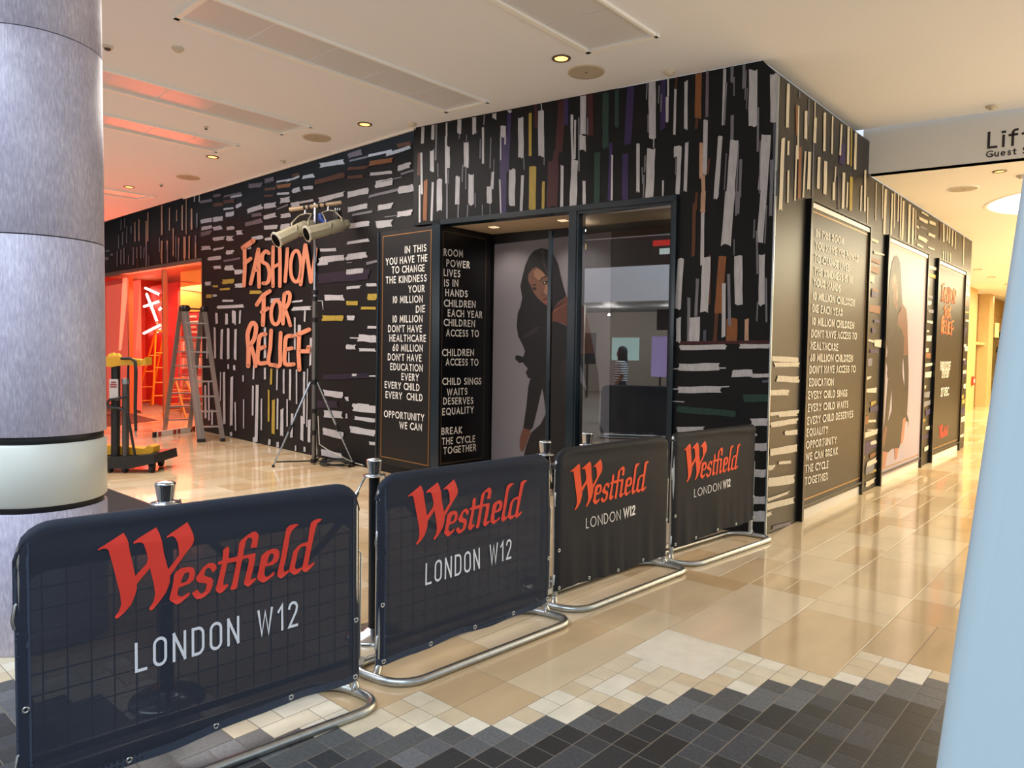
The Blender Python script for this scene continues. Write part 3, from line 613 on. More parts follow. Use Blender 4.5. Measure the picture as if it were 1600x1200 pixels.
# ------------------------------------------------------------------ the portrait print (flat artwork), used on two posters
PORT = [  # colour, outline (grid units)
 ('#633a2e', '640,660 720,590 790,620 860,645 895,690 930,790 960,940 990,1080 1005,1170 835,1180 830,1000 760,900 700,860 640,840 570,835 580,740'),
 ('#191416', '480,1380 540,1000 570,832 640,840 760,895 830,960 838,1170 815,1260 820,1350 870,1440 930,1525 905,1400 870,1280 842,1180 838,1160 1000,1150 1040,1340 1055,1560 1040,1820 1090,1920 1105,1980 1105,BOT 290,BOT 330,2060 380,1930 470,1850 525,1740 500,1560 485,1490'),
 ('#120f12', '370,1400 480,1390 487,1490 440,1700 395,1880 370,1912 300,1885 330,1680 350,1480'),
 ('#100d10', '480,110 540,125 600,175 645,270 675,400 700,500 725,585 640,650 590,740 562,1100 540,1300 470,1420 410,1400 350,1395 325,1340 345,1300 310,1260 300,1240 260,1245 220,1205 225,1170 260,1172 300,1185 318,1130 300,1080 250,980 235,880 245,760 275,680 290,600 272,490 290,400 320,280 360,190 410,135'),
 ('#33292f', '470,120 500,125 505,220 530,300 545,380 520,340 490,260'), ('#2c2226', '300,980 360,930 430,890 480,880 440,930 380,975 310,1000'),
 ('#6e4c3c', '430,295 480,330 530,385 562,430 567,600 553,690 520,670 480,640 440,600 405,555 375,485 348,430 352,370 390,315'),
 ('#936c56', '440,310 490,345 520,390 490,420 450,430 410,390 405,340'), ('#936c56', '520,470 560,480 560,560 530,575 505,545'),
 ('#2a1a18', '462,432 480,405 525,382 532,392 490,415 470,440'), ('#2a1a18', '485,455 505,437 545,432 550,445 525,468 500,472'), ('#e8dcd0', '505,448 513,446 514,458 506,460'),
 ('#2a1a18', '378,480 410,466 432,470 428,480 400,484'), ('#2a1a18', '388,505 410,495 432,505 425,525 400,528'), ('#5f4036', '452,470 470,500 478,575 500,590 520,570 488,560 474,500'),
 ('#5f2e2e', '488,620 515,600 535,603 555,588 556,606 530,622 500,635'), ('#8a4a48', '500,638 535,625 556,610 553,640 530,655 510,652'),
 ('#3a2322', '590,735 640,680 700,630 705,636 650,690 595,745'), ('#7c4a3a', '600,720 680,680 740,650 730,670 650,710 590,770'),
 ('#6e4436', '300,1890 365,1905 370,1940 345,2000 322,2060 305,2110 280,2120 265,2080 265,2000 280,1940')]
RIBS = ['%d,%d %d,%d %d,%d' % (655, 1275+k*17, 737, 1190+k*17, 737, 1195+k*17) for k in range(11)] + ['%d,%d %d,%d %d,%d' % (690, 1470+k*20, 737, 1430+k*20, 737, 1434+k*20) for k in range(11)]
LOWER = [('#191416', '380,1890 525,1740 1040,1800 980,1950 870,2100 800,2180 560,2160 440,2185 250,2150 255,2000'), ('#a8705a', '905,1860 1000,1850 965,2050 905,2140 845,2130 870,2000'),
 ('#a8705a', '250,2150 430,2180 350,2335 175,2335'), ('#a8705a', '650,2165 780,2175 745,2290 675,2290')]
def portrait(fn, parent, bot, lower=False, up=0.0001):
    items = [(c, p.replace('BOT', str(bot))) for c, p in PORT] + [('#5a544e', r) for r in RIBS]
    if lower: items = [x for x in items[:1]] + [('#191416', items[1][1])] + LOWER + items[2:]
    cols = sorted({c for c, _ in items}); mb = MB()
    for k, (c, p) in enumerate(items):
        pts = [tuple(float(v) for v in e.split(',')) for e in p.split()]
        mb.poly([[fn(x, y, .002+k*.00015) for x, y in pts]], cols.index(c))
    o = obj('printed_portrait', mb, [mat('print_'+c[1:], c, .4, spec=.4) for c in cols], parent); o['kind'] = 'stuff'; return o
PK = Pl(A(0, 0, -.795), NA)
c = [PK.px(*q) for q in ((772.8, 382), (955, 362), (951, 740), (767.5, 722))]
t = thing('portrait_poster', 'large grey poster of a long-haired woman in a black dress, deep in the shop entrance', 'poster', (c[2]+c[3])/2)
mb = MB(); mb.prism(c, -NA*.012); obj('poster_sheet', mb, mat('poster_gray', '#7f7b83', .5, noise=.05, nscale=1.2), t)
portrait(lambda x, y, h: PK.px(770+x/6.3158, 370+y/6.3158, h), t, 2230)

# ------------------------------------------------------------------ three tall framed posters on the corridor side
XF = -2.536
def yz(y, z, o=0.): return Vector((XF+o, y, z))
def fposter(y0, y1, label, colr):
    t = thing('framed_poster', label, 'poster', (XF, (y0+y1)/2, 0), group='tall framed posters on the corridor wall')
    mb = MB(); w = .045; zt = 3.085
    for a in (y0, y1-w): mb.b2((XF, a, 0), (XF+.045, a+w, zt))
    mb.b2((XF, y0+w, zt-.02), (XF+.045, y1-w, zt)); mb.b2((XF, y0+w, .135), (XF+.04, y1-w, .155))
    obj('frame', mb, FRAMEB, t)
    mb = MB(); mb.b2((XF, y0+w, .10), (XF+.02, y1-w, zt-.02)); obj('poster_sheet', mb, colr, t)
    mb = MB(); mb.b2((XF, y0+w, zt-.075), (XF+.034, y1-w, zt-.03)); obj('reflection_strip', mb, mat('reflection_white', '#f4efe4', .3), t)  # white strip painted as the bright reflection below the frame top
    mb = MB(); gold_border(mb, [yz(a, b, .0225) for a, b in ((y0+w+.02, zt-.1), (y1-w-.02, zt-.1), (y1-w-.02, .19), (y0+w+.02, .19))], .014); obj('gold_border', mb, mat('gold_bright', '#b08544', .3, metal=.4), t)
    mb = MB(); mb.b2((XF, y0+w, 0), (XF+.012, y1-w, .10)); obj('plinth', mb, mat('plinth_white', '#ddd6c8', .45), wall_side)
    return t
FRAMEB = mat('poster_frame', '#0b0b0c', .3, spec=.5)
PFL = Pl((XF+.0225, 0, 0), (1, 0, 0)); XN = Vector((1, 0, 0))
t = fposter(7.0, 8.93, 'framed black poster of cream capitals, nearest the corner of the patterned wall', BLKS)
L3 = """IN THIS ROOM|485,188,575,213;YOU HAVE THE POWER|483,225,622,269;TO CHANGE LIVES|481,268,593,299;THE KINDNESS IS IN|480,310,603,338;YOUR HANDS|477,345,564,366;10 MILLION CHILDREN|476,390,610,412;DIE EACH YEAR|474,430,571,444
10 MILLION CHILDREN|473,472,608,485;DON'T HAVE ACCESS TO|470,512,617,519;HEALTHCARE|468,551,556,556;60 MILLION CHILDREN|466,590,604,591;DON'T HAVE ACCESS TO|464,629,613,625;EDUCATION|463,670,542,668;EVERY CHILD SINGS|460,712,586,703
EVERY CHILD WAITS|459,753,589,739;EVERY CHILD DESERVES|457,795,605,770;EQUALITY|455,833,524,822;OPPORTUNITY|453,873,551,855;WE CAN BREAK|452,912,555,890;THE CYCLE|450,950,525,934;TOGETHER|449,990,523,972""".replace('\n', ';')
mb = MB(); lines(mb, L3, PFL, 1040, 280, 2.0694, .079, XN); _o = obj('poster_lettering', mb, CREAM, t); _o['kind'] = 'stuff'
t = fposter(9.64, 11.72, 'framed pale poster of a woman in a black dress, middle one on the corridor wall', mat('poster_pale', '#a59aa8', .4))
ya, yb = PFL.px(1382, 553.5).y, PFL.px(1419, 617).y; za, zb = PFL.px(1399.6, 398.5).z, PFL.px(1383, 665).z
portrait(lambda x, y, h: Vector((XF+.021+h, ya+(yb-ya)*(x-220)/835, za+(zb-za)*(y-110)/1780)), t, 1900, True)
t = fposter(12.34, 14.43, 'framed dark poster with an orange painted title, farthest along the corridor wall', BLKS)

# brush-painted title: one letter = list of (width, points); grid of the photograph's wall sign
TITLE = [('34;105,140 185,85', '26;115,140 118,300 110,450', '26;115,270 165,230'), ('26;165,435 205,260 228,155', '26;228,155 232,300 234,460', '20;185,330 230,320'),
 ('26;312,185 290,170 262,200 262,255 300,280 318,340 310,410 290,430 268,430',), ('24;348,135 345,300 347,455', '24;402,130 405,300 403,455', '22;348,300 403,270'), ('24;465,150 455,300 446,415',),
 ('24;535,165 505,200 490,290 500,380 535,420 565,380 575,280 560,190 535,165',), ('26;572,440 590,280 610,120', '26;612,120 635,270 655,420', '24;657,420 680,280 695,150'),
 ('28;215,605 265,530 320,495', '28;272,540 270,650 265,770', '26;255,665 305,635'), ('25;370,570 340,620 332,690 345,750 375,765 400,730 410,660 400,590 370,570',),
 ('26;440,520 430,640 428,760', '26;440,520 470,505 485,530 475,590 445,640', '24;445,640 470,710 488,775'),
 ('30;145,1105 148,960 140,850 165,770 190,755 210,790 195,880 165,930', '28;165,930 195,1030 205,1105'), ('28;285,845 240,860 228,960 225,1075 285,1080', '26;230,970 280,945'),
 ('26;332,815 325,950 310,1080 370,1098',), ('26;410,835 405,960 403,1098 360,1098',), ('28;505,860 455,870 445,970 445,1085 515,1090', '26;450,970 500,960'),
 ('30;540,850 590,830 640,808', '28;560,850 555,1000 562,1135', '28;560,985 630,985 635,950')]
def smooth_pts(p):
    if len(p) < 4: return p
    closed = p[0] == p[-1]; q = []
    for i in range(len(p)-1):
        g = lambda k: p[k % (len(p)-1)] if closed else p[max(0, min(len(p)-1, k))]
        a, b, c, d = g(i-1), p[i], p[i+1], g(i+2)
        for t in (0, .33, .66):
            q.append(tuple(.5*(2*b[m]+(c[m]-a[m])*t+(2*a[m]-5*b[m]+4*c[m]-d[m])*t*t+(3*b[m]-a[m]-3*c[m]+d[m])*t**3) for m in (0, 1)))
    return q+[p[-1]]
def title(fn, parent, m, depth):
    """each painted letter a part: a solid of round-capped strokes standing 'depth' proud"""
    for let in TITLE:
        mb = MB()
        for k, st in enumerate(let):
            w, p = st.split(';'); w = float(w)*1.18; p = smooth_pts([tuple(float(v) for v in e.split(',')) for e in p.split()]); h = depth + k*.0008
            cl = p[0] == p[-1]
            qs = ribbon(p, w, False, cl)
            if not cl:
                for (c, d) in ((p[0], p[1]), (p[-1], p[-2])):
                    qs.append([(c[0]+w/2*math.cos(a*math.pi/5), c[1]+w/2*math.sin(a*math.pi/5)) for a in range(10)])
            for q in qs:
                q = [(v[0], v[1]) for v in q]; n = len(q)
                top = [fn(x, y, h) for x, y in q]; bot = [fn(x, y, .0) for x, y in q]
                mb.add(top+bot, [tuple(range(n))] + [(i, (i+1) % n, (i+1) % n+n, i+n) for i in range(n)])
        obj('painted_letter', mb, m, parent)
o = P1_.px(430, 480)
t = thing('painted_title', 'big coral brush-painted title in three lines on the rear patterned wall', 'sign', o)
title(lambda x, y, h: P1_.px(360+x/5.2143, 360+y/5.2143, h+.004), t, mat('coral_paint', '#dc8d6c', .5), .03)
t3 = [o for o in COL.objects if o.name.startswith('framed_poster')][-1]
qa, qb = PFL.px(1472, 443), PFL.px(1491, 523)
mb0 = len(COL.objects)
g = bpy.data.objects.new('printed_title', None); COL.objects.link(g); g.parent = t3
title(lambda x, y, h: Vector((XF+.022+h, qa.y+(qb.y-qa.y)*(x-100)/600, PFL.px(1475, 443).z+(PFL.px(1475, 523).z-PFL.px(1475, 443).z)*(y-80)/1050)), g, mat('title_orange', '#d2622c', .5), .003)
mb = MB()
for s, x0, x1, y, h in (('FASHION FOR RELIEF', 1468.5, 1484.5, 579, 0), ('POP UP SHOP', 1471, 1482, 591, 0), ('27 DEC', 1469.5, 1481.5, 620, 0)):
    a, b = PFL.px(x0, y), PFL.px(x1, y); b.z = a.z; write(mb, s, a, b, .14, XN, .16, up=UP)
_o = obj('poster_lettering', mb, CREAM, t3); _o['kind'] = 'stuff'

# ------------------------------------------------------------------ crowd barriers with banners
def banner_mat(name, base, hole, dot=None):
    m = mat(name, base, .72, spec=.25, bump=.25, bscale=160); nt = m.node_tree; b = nt.nodes['Principled BSDF']; out = nt.nodes['Material Output']
    tr = nt.nodes.new('ShaderNodeBsdfTransparent'); mx = nt.nodes.new('ShaderNodeMixShader'); mx.inputs[0].default_value = hole
    if dot:
        tc = nt.nodes.new('ShaderNodeTexCoord'); vo = nt.nodes.new('ShaderNodeTexVoronoi'); vo.inputs['Scale'].default_value = dot; vo.inputs['Randomness'].default_value = .15
        lt = nt.nodes.new('ShaderNodeMath'); lt.operation = 'LESS_THAN'; lt.inputs[1].default_value = .33
        mu = nt.nodes.new('ShaderNodeMath'); mu.operation = 'MULTIPLY'; mu.inputs[1].default_value = hole
        nt.links.new(tc.outputs['Object'], vo.inputs['Vector']); nt.links.new(vo.outputs['Distance'], lt.inputs[0]); nt.links.new(lt.outputs[0], mu.inputs[0]); nt.links.new(mu.outputs[0], mx.inputs[0])
    nt.links.new(b.outputs[0], mx.inputs[1]); nt.links.new(tr.outputs[0], mx.inputs[2]); nt.links.new(mx.outputs[0], out.inputs[0]); return m
NAVY = banner_mat('banner_navy_mesh', '#272d3a', .03); HEM = banner_mat('banner_hem_mesh', '#3a4252', .85, 52)
JET = mat('banner_black', '#232428', .68, spec=.3, bump=.2, bscale=140)
# the logo, drawn once on the pixel grid of the nearest banner: (origin, scale, outline, hole)
LOGO = [('A', '48,388 60,378 130,335 320,215 350,270 365,310 375,380 440,665 455,745 455,800 440,860 400,960 330,1045 265,1100 240,1112 228,1090 270,1040 295,965 285,860 265,780 200,530 160,395 140,380 100,380 55,398', ''),
 ('A', '435,668 555,535 572,470 590,580 455,747', ''),
 ('A', '415,320 430,300 470,270 660,158 690,220 715,300 735,430 780,595 798,655 795,730 760,830 690,930 615,1015 595,1020 582,1000 630,930 645,850 630,740 595,600 560,430 525,330 500,312 460,315 425,328', ''),
 ('A', '760,258 800,225 985,105 1020,170 1045,240 1050,290 1035,335 1000,380 960,430 798,658 778,595 890,450 895,420 880,320 860,275 830,248 790,255 768,265', ''),
 ('B', '190,745 250,700 340,680 395,685 425,715 432,770 415,840 360,890 225,940 215,1000 215,1035 260,1055 355,1000 368,1015 350,1045 250,1125 215,1145 190,1145 130,1110 110,1080 150,920 165,820 175,775', '255,880 270,820 300,760 345,745 360,760 350,820 320,865 250,888'),
 ('B', '480,760 540,680 600,635 660,632 695,660 705,700 660,750 640,735 625,700 590,690 560,720 545,790 575,800 640,820 658,850 650,920 620,990 560,1045 500,1075 450,1080 425,1065 390,1010 460,962 490,1005 520,1015 560,980 580,900 565,885 480,880 450,850 440,830 460,790', ''),
 ('B', '785,470 845,425 862,465 855,560 835,640 790,850 785,905 800,910 840,895 850,915 835,935 775,995 740,1010 710,1000 688,965 720,850 770,640 775,600', ''),
 ('B', '712,655 722,620 850,577 965,553 1040,545 1030,595 940,618 835,637', ''),
 ('C', '105,390 130,350 200,290 270,245 310,240 345,275 345,320 325,440 250,445 248,430 270,350 255,320 215,320 190,360 165,470 155,540 130,650 100,820 75,945 40,965 0,968 -8,960 20,880 60,690 80,560 95,480', ''),
 ('C', '150,545 220,530 300,512 310,515 300,620 270,750 248,830 265,840 305,820 322,835 290,870 225,925 205,925 170,905 165,880 200,740 225,620 225,585 210,572 140,585', ''),
 ('C', '385,540 440,490 520,455 580,460 605,490 605,560 580,620 520,660 430,680 420,750 425,800 460,810 535,745 550,755 540,785 440,860 405,880 350,855 328,820 345,740 365,640 375,580', '455,635 465,580 490,520 520,515 535,530 530,580 500,620 460,640'),
 ('C', '690,205 730,165 800,145 850,150 800,190 760,230 735,290 715,430 690,570 660,690 665,745 715,725 735,740 690,780 630,825 600,815 578,785 595,700 620,600 660,370 680,260', ''),
 ('C', '1000,130 1040,100 1090,82 1140,88 1110,120 1080,140 1060,200 1035,310 1000,480 965,660 980,665 1035,625 1050,640 1010,690 940,745 910,745 890,710 840,760 790,780 745,755 735,735 725,725 770,540 780,490 840,420 890,390 960,370 975,280 985,200', '870,440 920,420 945,435 905,640 890,690 830,710 810,710 800,680 835,500')]
LORG = {'A': (145, 800, 6.6667), 'B': (250, 800, 8.), 'C': (360, 800, 8.)}
def lpx(k, s):
    ox, oy, sc = LORG[k]; return [(ox+float(a)/sc, oy+float(b)/sc) for a, b in (e.split(',') for e in s.split())]
class Bar:
    def __init__(s, L, R):
        s.L = Vector((*L, 0)); s.R = Vector((*R, 0)); s.len = (s.R-s.L).length; s.u = (s.R-s.L)/s.len
        s.n = Vector((s.u.y, -s.u.x, 0)); s.pl = Pl(s.L, s.n); s.rz = math.atan2(s.u.y, s.u.x)
    def uz(s, x, y, off=.028):
        p = s.pl.px(x, y, off) - s.L; return (p.dot(s.u), p.z)
BARS = [Bar((-2.85, .70), (-2.725, 1.975)), Bar((-2.79, 2.17), (-2.717, 3.37)), Bar((-2.778, 3.54), (-2.717, 4.777)), Bar((-2.734, 4.923), (-2.622, 6.118))]
NB = BARS[0]
LUZ = [(c, [NB.uz(*p) for p in lpx(k, o)], [NB.uz(*p) for p in lpx(k, h)] if h else None) for k, o, h in LOGO for c in (k,)]
REF = {0: None, 1: ((636.7, 773.7), (822.5, 750.8), (710.8, 748.7), (650.8, 850.8)), 2: ((890.7, 737.3), (1013, 721.6), (936.2, 717.7), (900.4, 796.8)), 3: ((1068, 705), (1157, 691), (1098.4, 689), (1073.6, 753.6))}
R0 = [NB.uz(*lpx('A', '48,388')[0]), NB.uz(*lpx('C', '1140,85')[0]), NB.uz(*lpx('A', '985,105')[0]), NB.uz(*lpx('A', '240,1112')[0])]
LON = {0: [('LONDON W12', (211, 1052), (465, 977.5), (211, 1005), DIN, .105, .22)], 1: [('LONDON W12', (664.5, 915), (799, 872.5), (665.8, 880), DIN, .105, .22)],
       2: [('LONDON', (915.6, 826), (968.7, 811.5), (916, 809.6), GL, .09, .22), ('W12', (973, 810), (991.7, 804), (973, 794), GL, .19, .14)],
       3: [('LONDON', (1084, 777), (1125.6, 764.5), (1085, 764), GL, .09, .22), ('W12', (1128.5, 764), (1141, 760), (1128.5, 751), GL, .19, .14)]}
def barrier(i, bar, label, kind, dots, zb, seed, back=False):
    rnd = random.Random(seed); Ln = bar.len
    t = thing('crowd_barrier', label, 'barrier', bar.L, bar.rz, group='barriers standing in a line across the floor')
    r = .0185; rc = .10 if kind != 'square' else .04; zt = .975
    p = [(0, 0, .03), (0, 0, .3), (0, 0, zt-rc)] + [(rc-rc*math.cos(a), 0, zt-rc+rc*math.sin(a)) for a in (R_(18*k) for k in range(1, 6))]
    p += [(Ln-x, y, z) for x, y, z in reversed(p)]
    mb = MB(); mb.tube(p, r, 12); mb.tube([(0, 0, .165), (Ln, 0, .165)], r*.9, 10); obj('frame', mb, STEEL, t, local=True)
    mb = MB(); c = []
    hx0, hx1, hy, rr = -.05, Ln+.0, .18, .13
    for (cx, cy, a0) in ((hx1-rr, hy-rr, 0), (hx0+rr, hy-rr, 90), (hx0+rr, -hy+rr, 180), (hx1-rr, -hy+rr, 270)):
        for k in range(7): a = R_(a0+15*k); c.append((cx+rr*math.cos(a) - .04*(cy+rr*math.sin(a))/hy, cy+rr*math.sin(a)-.03, .021))
    mb.tube(c, .0205, 12, True); obj('foot_loop', mb, STEEL, t, local=True)
    for u in (0, Ln):
        mb = MB(); mb.tube([(u, 0, .06), (u+(-.012 if u == 0 else .006), -.01, .035), (u+(-.035 if u == 0 else -.01), -.03, .022)], [.0185, .021, .022], 10); obj('foot_joint', mb, STEEL, t, local=True)
    mb = MB(); k = .06
    while k < Ln: mb.tube([(k, .004, .17), (k, .004, .96)], .0028, 5); k += .075
    k = .24
    while k < .95: mb.tube([(.01, -.002, k), (Ln-.01, -.002, k)], .0028, 5); k += .075
    o = obj('wire_mesh', mb, STEEL, t, local=True); o['kind'] = 'stuff'
    # couplings at both ends: bent hook rod on the left, eyes on the right
    mb = MB(); mb.tube([(0, 0, .74), (-.02, -.01, .72), (-.028, -.012, .67), (-.022, -.01, .64)], .006, 7); obj('coupling_hook', mb, STEEL, t, local=True)
    mb = MB(); mb.tube([(0, 0, .22), (-.02, -.012, .20), (-.03, -.015, .145)], .006, 7); obj('coupling_hook', mb, STEEL, t, local=True)
    mb = MB(); mb.tube([(Ln+.0, 0, .69), (Ln+.035, -.004, .66), (Ln+.03, -.004, .40), (Ln+.03, -.004, .17)], .0045, 7); obj('coupling_rod', mb, STEEL, t, local=True)
    mb = MB(); mb.box((Ln+.026, -.002, .15), (.022, .012, .014)); obj('coupling_eye', mb, STEEL, t, local=True)
    # banner cloth
    fold = [(rnd.uniform(0, Ln), rnd.uniform(.02, .05), rnd.uniform(.3, 1)) for _ in range(16)]
    amp = .010 if kind == 'cloth' or kind == 'square' else .003
    def surf(u, z):
        w = .004*math.sin(u*5+seed)*math.sin(z*6+1) + .0022*math.sin(9*z-3*u+seed*2) + .0022*math.sin(u*11+z*4)
        low_ = max(0., min(1., (.52-z)/.4)); hi = max(0., min(1., (z-.84)/.1))
        for c_, s_, a_ in fold: w += amp*low_*a_*math.exp(-((u-c_-.03*(.5-z))/s_)**2)
        w += .006*hi*math.sin(14*z*3.2+u*2.5)*(1.6 if amp > .005 else .8)
        if amp < .005: w += .0035*math.exp(-((z-.60-.03*u)/.010)**2)
        return -.0245 - max(-.003, w) - .003
    NX, NZ = 54, 40; u0, u1 = -.022, Ln+.022
    def ztop(u):
        d = min(u-u0, u1-u); q = rc+.02
        e = 0 if d >= q else q-math.sqrt(max(0, q*q-(q-d)**2))
        return zt+.021-e
    def zbot(u): return zb[0]+(zb[1]-zb[0])*max(0, min(1, u/Ln)) + .006*math.sin(u*8+seed) + .004*math.sin(u*17+seed*3)
    vs = []; nr = NZ+1+5
    for ix in range(NX+1):
        u = u0+(u1-u0)*ix/NX; ed = min(u-u0, u1-u); pull = .02*max(0, 1-ed/.03)
        a, b = zbot(u), ztop(u)
        for iz in range(NZ+1):
            z = a+(b-.022-a)*iz/NZ; vs.append((u, surf(u, z)+pull, z))
        for k in range(1, 6):
            an = math.pi*k/5; vs.append((u, -.0245*math.cos(an)*(1-.3*(pull/.02)), b-.022+.022*math.sin(an) - (.16 if k == 5 else 0)))
    fs = [(ix*nr+iz, (ix+1)*nr+iz, (ix+1)*nr+iz+1, ix*nr+iz+1) for ix in range(NX) for iz in range(nr-1)]
    mb = MB(); mb.add(vs, fs, 0, True); ban = obj('banner', mb, NAVY if dots else JET, t, local=True)
    if dots:
        mb = MB(); hw = .042
        for e0, e1 in ((u0, u0+hw), (u1-hw, u1)):
            q = []
            for iz in range(NZ+1):
                for u in (e0, e1):
                    z = zbot(u)+(ztop(u)-.03-zbot(u))*iz/NZ; ed = min(u-u0, u1-u); q.append((u, surf(u, z)+.02*max(0, 1-ed/.03)-.0012, z))
            mb.add(q, [(2*k, 2*k+1, 2*k+3, 2*k+2) for k in range(NZ)], 0, True)
        q = []
        for ix in range(NX+1):
            u = u0+(u1-u0)*ix/NX
            for z in (zbot(u), zbot(u)+.034): q.append((u, surf(u, z)-.0012+.02*max(0, 1-min(u-u0, u1-u)/.03), z))
        mb.add(q, [(2*k, 2*k+2, 2*k+3, 2*k+1) for k in range(NX)], 0, True)
        h = obj('perforated_hem', mb, HEM, ban, local=True)
    pts = [(u, zbot(u)+.02) for u in (.01, Ln*.25, Ln*.5, Ln*.75, Ln-.01)] + [(.004, .36), (Ln-.006, .36)]
    ring = None
    for u, z in pts:
        if ring is None:
            mb = MB(); n = 14; prof = [(.0055, 0), (.0075, -.0022), (.011, -.0022), (.0125, 0)]
            mb.lathe([(a, b) for a, b in prof], (0, 0, 0), n, (Vector((1, 0, 0)), Vector((0, 0, 1)), Vector((0, 1, 0))), cap=False); ring = obj('eyelet', mb, STEEL, ban, local=True); e = ring
        else: e = ring.copy(); COL.objects.link(e)
        ed = min(u-u0, u1-u); e.location = (u, surf(u, z)-.0016+.02*max(0, 1-ed/.03), z)
    if back: return t
    # printed logo and line of text
    def mp(p):
        if REF[i] is None: return p
        a = [bar.uz(*q) for q in REF[i]]
        # affine: three free references give u, z and shear
        s = (p[0]-R0[0][0])/(R0[1][0]-R0[0][0]); v = (p[1]-R0[3][1])/(R0[2][1]-R0[3][1])
        return (a[0][0]+s*(a[1][0]-a[0][0]), a[3][1]+v*(a[2][1]-a[3][1]))
    mb = MB(); dy = 0
    for c, o_, h_ in LUZ:
        dy += .00008
        mb.poly([[(u, surf(u, z)-.0028-dy, z) for u, z in (mp(p) for p in l)] for l in ([o_]+([h_] if h_ else []))])
    o = obj('logo', mb, RED if dots else ORG, ban, local=True); o['kind'] = 'stuff'
    mb = MB()
    for s, p0, p1, pc, fnt, tt, tr in LON[i]:
        a, b, cc = bar.uz(*p0), bar.uz(*p1), bar.uz(*pc); cap = cc[1]-a[1]; qs, wd = layout(s, tt, fnt, tr)
        for q in qs:
            w = [(a[0]+(b[0]-a[0])*v.x/wd, a[1]+(b[1]-a[1])*v.x/wd + cap*v.y) for v in q]
            mb.add([(u, surf(u, z)-.0030, z) for u, z in w], [(0, 1, 2, 3)])
    o = obj('lettering', mb, mat('banner_white', '#dfe4ee', .6) if dots else WHITE, ban, local=True); o['kind'] = 'stuff'
    return t
barrier(0, BARS[0], 'barrier with a navy mesh banner, the nearest whole one with the largest red script logo', 'mesh', True, (.035, .085), 1)
barrier(1, BARS[1], 'barrier with a navy mesh banner, second along the line, its thin white capitals upright', 'mesh', True, (.065, .085), 4)
barrier(2, BARS[2], 'barrier with a plain black banner, orange script logo, between the mesh ones and the last', 'cloth', False, (.105, .085), 6)
barrier(3, BARS[3], 'last barrier of the line, black creased banner, beside the corner of the patterned wall', 'square', False, (.115, .16), 9)
barrier(0, Bar((-3.02, -.66), (-2.885, .585)), 'barrier cut off by the left edge of the picture, only its right end showing', 'mesh', True, (.05, .08), 3, True)
barrier(0, Bar((-5.5, -.45), (-6.67, -.05)), 'black barrier seen only as a reflection in the shop window', 'mesh', True, (.07, .08), 5, True)

_b0, _b1 = PFL.px(1467, 672), PFL.px(1481, 672); _zt, _zb = PFL.px(1474, 662).z, PFL.px(1474, 684).z; mb = MB(); _dy = 0
for c, o_, h_ in LUZ:
    _dy += .0001; mb.poly([[Vector((XF+.0245+_dy, _b0.y+(_b1.y-_b0.y)*(u-R0[0][0])/(R0[1][0]-R0[0][0]), _zb+(_zt-_zb)*(z-R0[3][1])/(R0[2][1]-R0[3][1]))) for u, z in l] for l in ([o_]+([h_] if h_ else []))])
_o = obj('logo', mb, RED, t3); _o['kind'] = 'stuff'

# ------------------------------------------------------------------ rope posts and ropes
DPOST = mat('post_dark', '#23262a', .3, metal=.6)
SP = [(-3.29, 1.364), (-3.216, 2.465), (-3.089, 3.807), (-3.2, 4.448)]
SLAB = ['rope post with a flared chrome cap, the one nearest the round column', 'rope post with a flared chrome cap, standing behind the gap between the two mesh banners',
        'rope post with a polished cap behind the gap right of the second banner', 'rope post with a polished cap showing over the third, black banner']
ax3 = (Vector((1, 0, 0)), Vector((0, 1, 0)), UP)
for k, (x, y) in enumerate(SP):
    t = thing('rope_post', SLAB[k], 'rope post', (x, y, 0), group='rope posts behind the barriers')
    mb = MB(); mb.lathe([(.16, 0), (.16, .012), (.15, .022), (.06, .034), (.03, .05)], (0, 0, 0), 28); obj('base', mb, CHROME, t, local=True)
    mb = MB(); mb.lathe([(.030, .04), (.030, .905)], (0, 0, 0), 20); obj('pole', mb, DPOST, t, local=True)
    mb = MB(); mb.lathe([(.028, .895), (.062, .90), (.064, .906), (.034, .912)], (0, 0, 0), 26); obj('hook_ring', mb, CHROME, t, local=True)
    mb = MB(); mb.lathe([(.032, .908), (.036, .93), (.043, .985), (.044, .992), (.034, .998), (.0, 1.003)], (0, 0, 0), 26); obj('cap', mb, CHROME, t, local=True)
ROPE = mat('rope_black', '#191516', .8, bump=.6, bscale=90)
RL = ['black rope hooked between the post by the column and the next post', 'black rope hooked between the second and the third rope post', 'black rope hooked between the two posts with polished caps']
for k in range(3):
    a = Vector((*SP[k], .90)); b = Vector((*SP[k+1], .90)); d = (b-a).normalized(); a += d*.062; b -= d*.062
    t = thing('barrier_rope', RL[k], 'rope', a, group='ropes between the rope posts')
    pts = [a.lerp(b, s/22) - UP*(.42*(1-(2*s/22-1)**2)) for s in range(23)]
    mb = MB(); mb.tube([pts[i] for i in range(3, 20)], .018, 10); obj('rope', mb, ROPE, t)
    for q in ((0, 1, 2, 3), (22, 21, 20, 19)):
        p = [pts[i] for i in q]
        mb = MB(); mb.tube([p[1], p[2], p[3]], [.012, .021, .021], 10); mb.tube([p[0]+UP*.012, p[0], p[1]], .0055, 7); obj('snap_hook', mb, CHROME, t)

